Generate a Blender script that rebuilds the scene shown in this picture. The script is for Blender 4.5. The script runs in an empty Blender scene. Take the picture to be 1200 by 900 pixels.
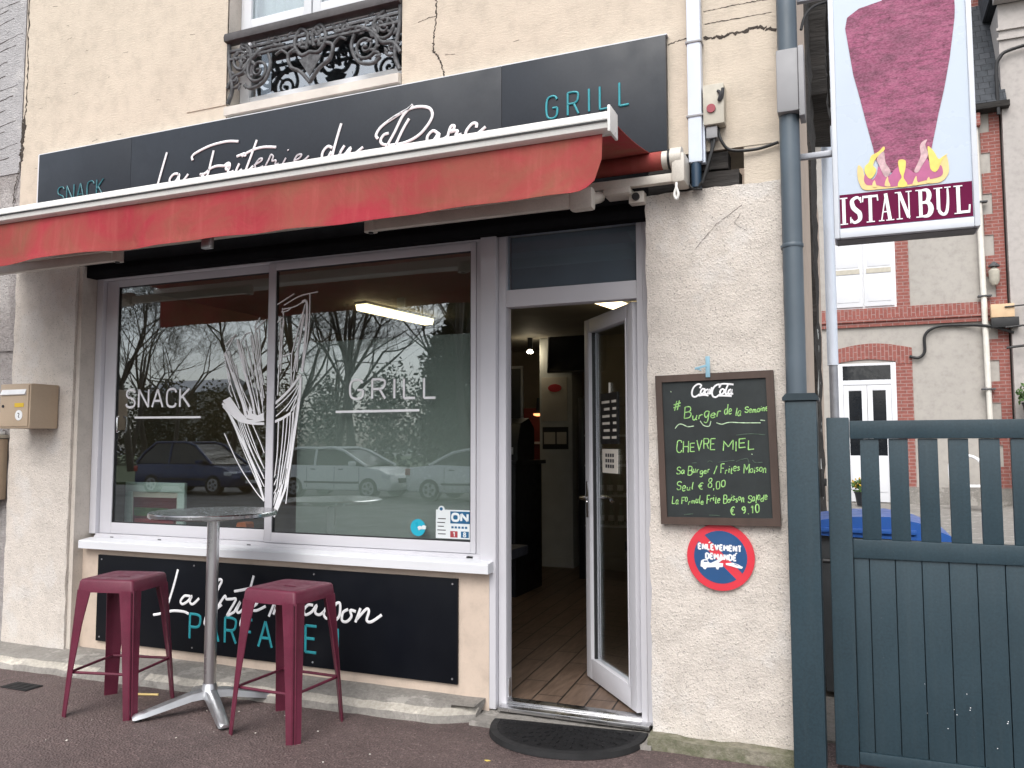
import bpy, bmesh, math, random
from mathutils import Vector, Matrix, noise
R = math.radians
random.seed(7)
sc = bpy.context.scene
COL = sc.collection

# ------------------------------------------------------------------ camera, world, sun, exposure
cam_d = bpy.data.cameras.new('camera'); cam = bpy.data.objects.new('camera', cam_d); COL.objects.link(cam)
cam_d.sensor_fit = 'HORIZONTAL'; cam_d.sensor_width = 36.0
cam_d.lens = 36.0 * 967.2 / 1200.0
cam_d.clip_start = 0.05; cam_d.clip_end = 2000
cam.location = (0, -4.2, 1.5)
cam.rotation_euler = (R(90 + 4.166), R(0.0955), R(22.583))
sc.camera = cam
w = bpy.data.worlds.new('World'); sc.world = w; w.use_nodes = True
nt = w.node_tree; nt.nodes.clear()
SUN_EL, SUN_AZ = 50, 178          # azimuth measured clockwise from +Y
sky = nt.nodes.new('ShaderNodeTexSky'); sky.sky_type = 'NISHITA'; sky.sun_disc = False
sky.sun_elevation = R(SUN_EL); sky.sun_rotation = R(SUN_AZ); sky.air_density = 1.0; sky.dust_density = 3.0
hs = nt.nodes.new('ShaderNodeHueSaturation'); hs.inputs['Saturation'].default_value = 0.30
bg = nt.nodes.new('ShaderNodeBackground'); bg.inputs['Strength'].default_value = 0.15
out = nt.nodes.new('ShaderNodeOutputWorld')
nt.links.new(sky.outputs[0], hs.inputs['Color']); nt.links.new(hs.outputs[0], bg.inputs[0]); nt.links.new(bg.outputs[0], out.inputs[0])
sun_d = bpy.data.lights.new('sun', 'SUN'); sun = bpy.data.objects.new('sun', sun_d); COL.objects.link(sun)
sun_d.energy = 0.9; sun_d.angle = R(50); sun_d.color = (1, .97, .92)
sd = Vector((math.sin(R(SUN_AZ)) * math.cos(R(SUN_EL)), math.cos(R(SUN_AZ)) * math.cos(R(SUN_EL)), math.sin(R(SUN_EL))))
sun.rotation_euler = sd.to_track_quat('Z', 'Y').to_euler()
sc.view_settings.view_transform = 'Standard'; sc.view_settings.look = 'None'
sc.view_settings.exposure = 0.9; sc.view_settings.gamma = 1.0; sc.view_settings.use_curve_mapping = False
sc.cycles.max_bounces = 8; sc.cycles.transparent_max_bounces = 12
sc.cycles.use_denoising = True

# ------------------------------------------------------------------ materials
MATS = {}
class NT:
    def __init__(s, name):
        s.m = bpy.data.materials.new(name); s.m.use_nodes = True; s.t = s.m.node_tree; s.t.nodes.clear()
        s.o = s.n('ShaderNodeOutputMaterial'); MATS[name] = s.m
    def n(s, k, **kw):
        a = s.t.nodes.new(k)
        for q, v in kw.items():
            if hasattr(a, q) and q not in a.inputs: setattr(a, q, v)
            else: a.inputs[q].default_value = v
        return a
    def l(s, a, b): s.t.links.new(a, b)
    def coord(s, scale=(1, 1, 1), swap=False, rot=0):
        tc = s.n('ShaderNodeTexCoord'); v = tc.outputs['Object']
        if swap:
            sp = s.n('ShaderNodeSeparateXYZ'); cb = s.n('ShaderNodeCombineXYZ'); s.l(v, sp.inputs[0])
            s.l(sp.outputs[0], cb.inputs[0]); s.l(sp.outputs[2], cb.inputs[1]); s.l(sp.outputs[1], cb.inputs[2]); v = cb.outputs[0]
        mp = s.n('ShaderNodeMapping'); mp.inputs['Scale'].default_value = scale; mp.inputs['Rotation'].default_value = (0, 0, rot)
        s.l(v, mp.inputs[0]); return mp.outputs[0]
    def noise(s, v, scale, detail=5, rough=.55, dist=0):
        a = s.n('ShaderNodeTexNoise'); a.inputs['Scale'].default_value = scale; a.inputs['Detail'].default_value = detail
        a.inputs['Roughness'].default_value = rough; a.inputs['Distortion'].default_value = dist
        s.l(v, a.inputs['Vector']); return a.outputs[0]
    def ramp(s, f, stops):
        a = s.n('ShaderNodeValToRGB'); e = a.color_ramp.elements
        while len(e) < len(stops): e.new(.5)
        for i, (p, c) in enumerate(stops):
            e[i].position = p; e[i].color = (c, c, c, 1) if not hasattr(c, '__len__') else (*c, 1)
        s.l(f, a.inputs[0]); return a.outputs[0]
    def mix(s, f, a, b, mode='MIX'):
        m = s.n('ShaderNodeMix'); m.data_type = 'RGBA'; m.blend_type = mode
        for inp, v in ((m.inputs[0], f), (m.inputs[6], a), (m.inputs[7], b)):
            if hasattr(v, 'links') or hasattr(v, 'is_linked'): s.l(v, inp)
            elif hasattr(v, '__len__'): inp.default_value = (*v, 1)
            else: inp.default_value = v
        return m.outputs[2]
    def math(s, op, a, b=0):
        m = s.n('ShaderNodeMath'); m.operation = op
        for inp, v in ((m.inputs[0], a), (m.inputs[1], b)):
            if hasattr(v, 'is_linked'): s.l(v, inp)
            else: inp.default_value = v
        return m.outputs[0]
    def bsdf(s, col, rough=.5, metal=0, bump=None, bs=.3, bd=.01, spec=.5, **kw):
        p = s.n('ShaderNodeBsdfPrincipled')
        for k, v in (('Base Color', col), ('Roughness', rough), ('Metallic', metal), ('Specular IOR Level', spec)):
            if hasattr(v, 'is_linked'): s.l(v, p.inputs[k])
            else: p.inputs[k].default_value = (*v, 1) if hasattr(v, '__len__') else v
        if bump is not None:
            b = s.n('ShaderNodeBump'); b.inputs['Strength'].default_value = bs; b.inputs['Distance'].default_value = bd
            s.l(bump, b.inputs['Height']); s.l(b.outputs[0], p.inputs['Normal'])
        s.l(p.outputs[0], s.o.inputs[0]); return p
def sc3(c, k): return tuple(min(1, v * k) for v in c)
def M(name, col, rough=.5, metal=0, var=.12, vs=6, bs=0, bscale=60, bd=.004, fine=0, spec=.5, stretch=(1, 1, 1)):
    """plain surface with uneven colour, roughness and a little relief"""
    t = NT(name); v = t.coord(stretch)
    c = t.ramp(t.noise(v, vs), [(.3, sc3(col, 1 - var)), (.7, sc3(col, 1 + var))])
    if fine: c = t.mix(fine, c, t.ramp(t.noise(v, vs * 30, 2), [(.35, sc3(col, .5)), (.65, sc3(col, 1.45))]))
    r = t.ramp(t.noise(v, vs * 2.3, 4), [(.3, max(0, rough - .08)), (.7, min(1, rough + .1))])
    bm_ = t.noise(v, bscale, 4) if bs else None
    t.bsdf(c, r, metal, bm_, bs or .1, bd, spec)
    return t.m
def plaster(name, col, pits, streak, white=0, bd=.006, bs=.8, dark=.5, sc_=1.0):
    t = NT(name); v = t.coord(); vs = t.coord((1, 1, 3.2)) if streak else v
    big = t.noise(v, 1.3, 4)
    c = t.ramp(big, [(.28, sc3(col, .86)), (.55, col), (.8, sc3(col, 1.07))])
    mid = t.noise(v, 9, 6, .65)
    c = t.mix(.5, c, t.ramp(mid, [(.3, sc3(col, .72)), (.5, col), (.72, sc3(col, 1.12))]))
    if white: c = t.mix(t.ramp(t.noise(v, 2.6, 5, .6), [(.53, 0), (.6, white)]), c, (.66, .64, .62))
    rough_n = t.noise(vs, 30 * sc_, 9, .72)
    vo = t.n('ShaderNodeTexVoronoi'); vo.inputs['Scale'].default_value = 75 * sc_; t.l(vs, vo.inputs['Vector'])
    h = t.math('ADD', rough_n, t.math('MULTIPLY', t.ramp(vo.outputs['Distance'], [(.0, 1), (.5, 0)]), pits))
    pc = t.ramp(t.noise(vs, 85 * sc_, 4, .65), [(.34, 1), (.43, 0)])
    c = t.mix(t.math('MULTIPLY', pc, dark), c, sc3(col, .42))
    t.bsdf(c, .92, 0, h, bs, bd, .25); return t.m
M_wall = plaster('cream_render', (.585, .51, .42), .10, True, 0, .0055, .7, .25)
M_pillar = plaster('roughcast_render', (.64, .585, .53), .25, False, .4, .010, .9, .8, 1.2)
M_apron = plaster('smooth_cream_render', (.56, .46, .38), .03, False, 0, .002, .3, .1)
M_reveal = plaster('window_reveal_render', (.56, .51, .455), .1, False, 0, .004, .5, .3)
M_stone = plaster('old_grey_stone', (.40, .37, .36), .6, True, .3, .015, 1.0, .5, .6)
M_houseplaster = plaster('grey_beige_plaster', (.40, .375, .345), .05, False, 0, .003, .3, .1)
M_grey_house = plaster('pale_grey_plaster', (.43, .40, .38), .05, False, 0, .003, .3, .1)
M_crack = M('crack_shadow_gap', (.05, .04, .033), .95, var=.3)
def ground_mat(name, col, speck, tint):
    t = NT(name); v = t.coord()
    c = t.ramp(t.noise(v, .9, 5, .6), [(.3, sc3(col, .78)), (.52, col), (.75, sc3(tint, 1.0))])
    c = t.mix(.4, c, t.ramp(t.noise(v, 7, 6, .7), [(.3, sc3(col, .6)), (.7, sc3(col, 1.35))]))
    g = t.noise(v, 130, 3, .7)
    c = t.mix(.75, c, t.ramp(g, [(.36, sc3(col, .5)), (.52, col), (.68, sc3(col, 1.8))]))
    va = t.n('ShaderNodeTexVoronoi'); va.inputs['Scale'].default_value = 85; t.l(v, va.inputs['Vector'])
    sa = t.n('ShaderNodeSeparateColor'); t.l(va.outputs['Color'], sa.inputs[0])
    c = t.mix(.38, c, t.mix(1.0, c, t.ramp(sa.outputs[0], [(.0, .35), (.55, .8), (.85, 1.15), (1.0, 2.4)]), 'MULTIPLY'))
    c = t.mix(t.ramp(t.noise(v, 2.1, 6, .65), [(.52, 0), (.66, .45)]), c, sc3(col, .5))
    s_ = t.n('ShaderNodeTexVoronoi'); s_.inputs['Scale'].default_value = 38; t.l(v, s_.inputs['Vector'])
    sep = t.n('ShaderNodeSeparateColor'); t.l(s_.outputs['Color'], sep.inputs[0])
    dot = t.math('MULTIPLY', t.math('LESS_THAN', s_.outputs['Distance'], .13), t.math('GREATER_THAN', sep.outputs[0], .93))
    c = t.mix(t.math('MULTIPLY', dot, speck), c, (.42, .38, .35))
    r = t.ramp(t.noise(v, 1.6, 4), [(.35, .42), (.65, .78)])
    t.bsdf(c, r, 0, t.math('ADD', t.math('MULTIPLY', va.outputs['Distance'], 1.2), t.math('MULTIPLY', t.noise(v, 60, 3), .8)), .7, .008, .4); return t.m
M_pave = ground_mat('reddish_asphalt', (.122, .088, .084), .8, (.146, .098, .091))
M_road = ground_mat('grey_asphalt', (.075, .075, .078), .3, (.09, .09, .09))
def concrete(name, col, moss=0):
    t = NT(name); v = t.coord()
    c = t.ramp(t.noise(v, 3, 6, .65), [(.25, sc3(col, .55)), (.5, col), (.75, sc3(col, 1.3))])
    c = t.mix(.5, c, t.ramp(t.noise(v, 40, 5, .7), [(.3, sc3(col, .55)), (.7, sc3(col, 1.35))]))
    if moss: c = t.mix(t.ramp(t.noise(v, 5, 6, .7), [(.36, moss), (.62, 0)]), c, (.085, .10, .045))
    else: c = t.mix(t.ramp(t.noise(v, 4.5, 6, .7), [(.56, 0), (.62, .6)]), c, sc3(col, 1.7))
    t.bsdf(c, .9, 0, t.noise(v, 45, 7, .7), .9, .012, .3); return t.m
M_step = concrete('worn_concrete', (.26, .245, .225))
M_chip = concrete('chipped_concrete_edge', (.44, .41, .36))
M_moss = concrete('mossy_stone', (.26, .24, .19), .9)
M_pvc = M('white_pvc', (.58, .575, .61), .42, var=.03, vs=2, spec=.3)
M_pvc_bright = M('bright_white_pvc', (.68, .69, .72), .45, var=.03, vs=2, spec=.25)
M_gasket = M('black_rubber', (.012, .012, .013), .5)
M_alu = M('brushed_aluminium', (.62, .62, .63), .27, 1.0, .08, 4, .08, 160, .001, stretch=(1, 1, .12))
M_cast = M('cast_aluminium', (.66, .67, .69), .36, 1.0, .1, 12, .15, 90, .001)
M_chrome = M('polished_metal', (.75, .75, .76), .12, 1.0, .03)
M_tabletop = M('scratched_steel', (.50, .50, .51), .2, 1.0, .10, 14, .15, 40, .002)
M_fascia = M('anthracite_panel', (.015, .020, .028), .42, var=.10, vs=2.0, bs=.05, bscale=3, bd=.004, fine=.12, spec=.32)
M_blackpanel = M('black_gloss_panel', (.004, .005, .008), .36, var=.15, vs=3, spec=.16)
M_white_letter = M('white_letter', (.82, .82, .84), .4, var=.02)
M_grey_letter = M('worn_white_letter', (.5, .49, .52), .45, var=.3, vs=40)
M_teal = M('teal_letter', (.02, .27, .32), .35, var=.2, vs=20)
M_teal_chip = M('worn_teal_letter', (.015, .12, .145), .35, var=.3, vs=30)
M_black = M('matte_black', (.006, .006, .007), .8, spec=.06, var=.3, bs=.2, bscale=30)
M_timber = M('charred_timber', (.022, .019, .017), .85, var=.5, vs=8, bs=.9, bscale=30, bd=.02, stretch=(.15, 1, 1))
M_awn_white = M('awning_white_metal', (.74, .73, .70), .3, var=.06, vs=3, fine=.05)
M_awn_arm = M('awning_cream_metal', (.56, .52, .46), .4, var=.12, vs=5, fine=.1)
def awning_mat():
    t = NT('faded_red_canvas'); v = t.coord()
    c = t.ramp(t.noise(v, 1.1, 4), [(.3, (.345, .032, .048)), (.7, (.375, .038, .054))])
    v2 = t.coord((1, 1, 1.6))
    st = t.math('MULTIPLY', t.ramp(t.noise(v2, 2.3, 6, .6, .8), [(.35, .05), (.66, 1)]), .78)
    c = t.mix(st, c, (.225, .098, .058))
    c = t.mix(t.ramp(t.noise(t.coord((5, 1, .7)), 4, 5, .6), [(.5, 0), (.75, .35)]), c, (.44, .11, .10))
    weave = t.noise(v, 420, 2)
    wr = t.noise(t.coord((1, 1, .6)), 5.5, 4, .5, .6)
    p = t.bsdf(c, .82, 0, t.math('ADD', t.math('MULTIPLY', weave, .05), wr), .55, .03, .2)
    tr = t.n('ShaderNodeBsdfTranslucent'); t.l(c, tr.inputs[0])
    mx = t.n('ShaderNodeMixShader'); mx.inputs[0].default_value = .05
    t.l(p.outputs[0], mx.inputs[1]); t.l(tr.outputs[0], mx.inputs[2]); t.l(mx.outputs[0], t.o.inputs[0]); return t.m
M_awn = awning_mat()
M_stool = M('burgundy_powdercoat', (.112, .016, .036), .40, spec=.4, var=.2, vs=9, bs=.06, bscale=200, bd=.001, fine=.25)
def gate_mat():
    t = NT('petrol_blue_paint'); v = t.coord(); col = (.023, .044, .057)
    c = t.ramp(t.noise(v, 2.5, 4), [(.3, sc3(col, .86)), (.7, sc3(col, 1.12))])
    c = t.mix(t.ramp(t.noise(t.coord((26, 26, .9)), 1.6, 5, .65), [(.5, 0), (.75, .30)]), c, (.05, .07, .078))
    c = t.mix(.22, c, t.ramp(t.noise(v, 90, 3), [(.35, sc3(col, .5)), (.65, sc3(col, 1.5))]))
    c = t.mix(t.ramp(t.noise(v, 38, 4, .7), [(.70, 0), (.73, .5)]), c, (.11, .12, .12))
    t.bsdf(c, t.ramp(t.noise(v, 6), [(.3, .38), (.7, .56)]), 0, t.noise(v, 70, 4), .12, .002, .38); return t.m
M_gate = gate_mat()
M_gate_dark = M('petrol_blue_cap', (.012, .026, .036), .4, var=.1, vs=6)
M_pipe = M('slate_blue_pipe', (.080, .106, .130), .45, var=.1, vs=4, bs=.1, bscale=30)
M_pipe_dark = M('dark_blue_pipe', (.02, .045, .08), .4)
M_whitepipe = M('white_plastic_pipe', (.66, .72, .82), .35, var=.05, vs=3)
M_creampipe = M('cream_painted_pipe', (.70, .67, .61), .5, var=.08)
M_zinc = M('zinc_grey', (.30, .31, .34), .45, .3, .15)
M_greybox = M('grey_plastic', (.27, .27, .28), .5, var=.06)
M_beige = M('beige_plastic', (.46, .43, .36), .55, var=.12, vs=14, fine=.1)
M_redbutton = M('red_plastic', (.30, .03, .05), .35)
M_cable = M('black_cable', (.010, .010, .011), .5)
M_mail = M('tan_painted_steel', (.46, .355, .255), .45, var=.06, vs=5, fine=.05)
M_mailwhite = M('white_flap', (.78, .79, .80), .4)
M_yellow = M('yellow_sticker', (.66, .44, .03), .5)
M_ink = M('dark_ink', (.03, .03, .035), .6)
M_iron = M('weathered_cast_iron', (.085, .087, .092), .62, .3, .5, 30, .6, 60, .004)
M_rail = M('dark_wood_rail', (.055, .05, .052), .6, var=.35, vs=10, bs=.5, bscale=30)
M_lime = M('pale_limestone', (.58, .55, .50), .85, var=.14, vs=5, bs=.4, bscale=40)
M_boardframe = M('brown_wood_frame', (.062, .038, .029), .6, var=.25, vs=9, bs=.3, bscale=50, bd=.002, stretch=(1, 1, .3))
M_slate_board = M('chalkboard', (.012, .017, .018), .62, var=.35, vs=6, fine=.15)
M_chalk = M('green_chalk', (.30, .55, .19), .95, var=.4, vs=60)
M_chalk_pale = M('pale_chalk', (.45, .60, .40), .95, var=.4, vs=60)
M_chalk_faint = M('faint_chalk', (.055, .08, .062), .95, var=.5, vs=40)
M_signred = M('sign_red', (.62, .035, .055), .4, var=.04)
M_signblue = M('sign_blue', (.018, .075, .20), .4, var=.06)
M_signwhite = M('sign_white', (.80, .81, .83), .4, var=.03)
M_clip = M('pale_blue_plastic', (.24, .42, .52), .45)
M_rubber_mat = M('black_rubber_mat', (.011, .011, .012), .7, spec=.2, var=.3, vs=20, bs=.6, bscale=80, bd=.006, fine=.2)
M_mat_edge = M('grey_rubber_edge', (.022, .022, .023), .7, spec=.2, var=.2, vs=12)
M_lightbox = M('white_lightbox_face', (.46, .53, .62), .3, var=.02, vs=2)
M_lightframe = M('white_lacquer_frame', (.60, .63, .68), .35, var=.05)
M_underside = M('grey_underside', (.16, .16, .165), .6)
M_burg = M('burgundy_band', (.125, .010, .048), .6, var=.05, spec=.06)
M_fl_pale = M('pale_yellow_print', (.72, .54, .22), .4, var=.1, vs=25)
M_fl_yel = M('yellow_print', (.74, .58, .12), .4, var=.12, vs=25)
M_fl_pink = M('pink_print', (.42, .09, .22), .4, var=.1, vs=20)
M_fl_wisp = M('wispy_print', (.52, .34, .36), .4, var=.3, vs=40)
def meat():
    t = NT('printed_meat'); v = t.coord((1, 1, 2.2))
    c = t.ramp(t.noise(v, 6, 7, .7), [(.25, (.17, .045, .085)), (.5, (.36, .10, .19)), (.75, (.50, .20, .30))])
    c = t.mix(t.ramp(t.noise(t.coord((1, 1, 3.5)), 13, 6, .75), [(.47, 0), (.60, .85)]), c, (.06, .032, .045))
    c = t.mix(t.ramp(t.noise(t.coord((1, 1, 1.6)), 3.2, 5, .7), [(.47, 0), (.62, .6)]), c, (.085, .045, .062))
    c = t.mix(.45, c, t.ramp(t.noise(v, 90, 3, .7), [(.3, (.11, .03, .055)), (.7, (.50, .22, .31))]))
    t.bsdf(c, .6, spec=.08); return t.m
M_meat = meat()
def brick_mat(name, c1, c2, mortar, bw=.22, bh=.07, vert=False):
    t = NT(name); v = t.coord(swap=True, rot=R(90) if vert else 0)
    b = t.n('ShaderNodeTexBrick'); b.inputs['Scale'].default_value = 1
    for k, q in (('Color1', c1), ('Color2', c2), ('Mortar', mortar)): b.inputs[k].default_value = (*q, 1)
    b.inputs['Brick Width'].default_value = bw; b.inputs['Row Height'].default_value = bh; b.inputs['Mortar Size'].default_value = .008
    t.l(v, b.inputs['Vector'])
    c = t.mix(.45, b.outputs['Color'], t.ramp(t.noise(v, 14, 5, .7), [(.3, sc3(c1, .55)), (.7, sc3(c1, 1.5))]))
    t.bsdf(c, .9, 0, t.math('SUBTRACT', t.math('MULTIPLY', t.noise(v, 50, 4), .3), b.outputs['Fac']), .5, .01, .2); return t.m
M_brick = brick_mat('red_brick', (.25, .090, .076), (.31, .12, .10), (.38, .31, .29))
M_brick_v = brick_mat('red_brick_soldier', (.25, .090, .076), (.32, .12, .10), (.38, .31, .29), .22, .075, True)
M_slate = brick_mat('slate_roof', (.05, .055, .062), (.085, .09, .10), (.02, .02, .022), .2, .16)
def tiles():
    t = NT('wood_look_floor_tiles'); v = t.coord(rot=R(-94))
    b = t.n('ShaderNodeTexBrick'); b.inputs['Scale'].default_value = 1; b.offset = .37
    b.inputs['Color1'].default_value = (.105, .068, .048, 1); b.inputs['Color2'].default_value = (.165, .112, .082, 1); b.inputs['Mortar'].default_value = (.012, .010, .009, 1)
    b.inputs['Brick Width'].default_value = .72; b.inputs['Row Height'].default_value = .155; b.inputs['Mortar Size'].default_value = .005
    t.l(v, b.inputs['Vector'])
    g = t.noise(t.coord((8, 1, 1)), 5, 6, .65)
    c = t.mix(.55, b.outputs['Color'], t.ramp(g, [(.3, (.055, .037, .028)), (.7, (.22, .155, .115))]), 'MIX')
    c = t.mix(b.outputs['Fac'], c, (.012, .010, .009))
    t.bsdf(c, .5, 0, t.math('SUBTRACT', t.math('MULTIPLY', g, .3), b.outputs['Fac']), .4, .004); return t.m
M_tiles = tiles()
M_int_wall = M('dim_brown_interior_wall', (.24, .20, .15), .8, var=.2, vs=2)
M_ceiling = M('olive_grey_ceiling', (.34, .32, .27), .7, var=.1, vs=2)
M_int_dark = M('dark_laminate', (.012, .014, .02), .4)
M_int_grey = M('grey_painted_wall', (.58, .60, .585), .7, var=.06)
M_screen = M('dark_screen', (.006, .009, .018), .15, var=.2)
M_paper = M('pale_paper', (.66, .62, .55), .7, var=.06)
M_redwood = M('red_cabinet', (.12, .015, .013), .4, var=.2)
M_curtain = M('sheer_grey_curtain', (.42, .46, .50), .8, var=.12, vs=6, bs=.5, bscale=12, bd=.02, stretch=(1, 1, .05))
M_mintframe = M('pale_mint_frame', (.60, .72, .68), .5, var=.06)
M_frost = M('grey_window_film', (.29, .325, .305), .7, var=.05, vs=2)
def emit(name, col, s):
    t = NT(name); e = t.n('ShaderNodeEmission'); e.inputs[0].default_value = (*col, 1); e.inputs[1].default_value = s
    t.l(e.outputs[0], t.o.inputs[0]); return t.m
M_tube = emit('lit_tube', (1, .80, .46), 2.6)
M_bulb = emit('lit_bulb', (1, .85, .6), 24.0)
M_heat = emit('orange_heat_lamp', (1, .32, .12), 1.6)
def glass(name, k, tint):
    t = NT(name); tr = t.n('ShaderNodeBsdfTransparent'); tr.inputs[0].default_value = (*tint, 1)
    g = t.n('ShaderNodeBsdfGlossy'); g.inputs['Roughness'].default_value = .004; g.inputs[0].default_value = (.93, .97, 1, 1)
    f = t.n('ShaderNodeFresnel'); ge = t.n('ShaderNodeNewGeometry'); t.l(t.math('SUBTRACT', 1.5, t.math('MULTIPLY', ge.outputs['Backfacing'], .8333)), f.inputs[0])
    nb = t.n('ShaderNodeBump'); nb.inputs['Strength'].default_value = .02; nb.inputs['Distance'].default_value = .01
    t.l(t.noise(t.coord(), 1.6, 2), nb.inputs['Height']); t.l(nb.outputs[0], g.inputs['Normal'])
    mx = t.n('ShaderNodeMixShader'); t.l(t.math('MINIMUM', t.math('MULTIPLY', f.outputs[0], k), 1.0), mx.inputs[0])
    t.l(tr.outputs[0], mx.inputs[1]); t.l(g.outputs[0], mx.inputs[2]); t.l(mx.outputs[0], t.o.inputs[0]); return t.m
M_glass = glass('double_glazing', 3.5, (.90, .93, .915))
M_glass_dark = glass('dark_glazing', .9, (.86, .9, .93))
M_glass_up = glass('upper_glazing', 5.0, (.6, .63, .65))
M_leaf = M('dark_evergreen', (.035, .055, .03), .8, var=.5, vs=3)
M_leaf2 = M('pot_plant_leaf', (.06, .12, .03), .6, var=.4, vs=20)
M_flower = M('yellow_flower', (.5, .32, .02), .6)
M_bark = M('dark_bark', (.055, .048, .042), .9, var=.3, vs=8)
M_grass = M('park_grass', (.05, .075, .03), .9, var=.3, vs=3)
M_blue_lid = M('blue_bin_lid', (.035, .13, .46), .35, var=.08, vs=6)
M_bin = M('dark_grey_bin', (.06, .065, .07), .5)
M_carblue = M('dark_blue_car_paint', (.014, .032, .105), .2, .3, .05)
M_carwhite = M('white_car_paint', (.78, .79, .80), .2, 0, .03)
M_carsilver = M('silver_white_car_paint', (.68, .69, .71), .22, .2, .03)
M_carglass = M('tinted_car_glass', (.012, .014, .017), .08)
M_tyre = M('tyre_rubber', (.014, .014, .014), .8)
M_rim = M('alloy_rim', (.42, .42, .44), .3, .7)
M_lamp = M('headlight_lens', (.7, .72, .75), .1)
M_redlamp = M('red_lens', (.35, .02, .02), .2)
M_sheet = M('glossy_sticker_blue', (.02, .38, .52), .3, var=.05)
M_stkwhite = M('white_sticker', (.68, .72, .73), .4, var=.03)
M_stkblue = M('navy_sticker', (.01, .10, .22), .4)
M_stkred = M('red_sticker', (.35, .05, .06), .4)
M_transom_tone = M('slate_grey_tone', (.20, .225, .24), .7, var=.12, vs=2)  # tone of the panel added behind the transom pane
M_tanbox = M('pale_orange_cover', (.62, .44, .27), .6, var=.1)
M_orange = M('orange_plastic', (.65, .16, .03), .4)
M_bottle = M('green_bottle', (.03, .10, .07), .2)
M_label = M('bottle_label', (.70, .66, .60), .5)

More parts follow.
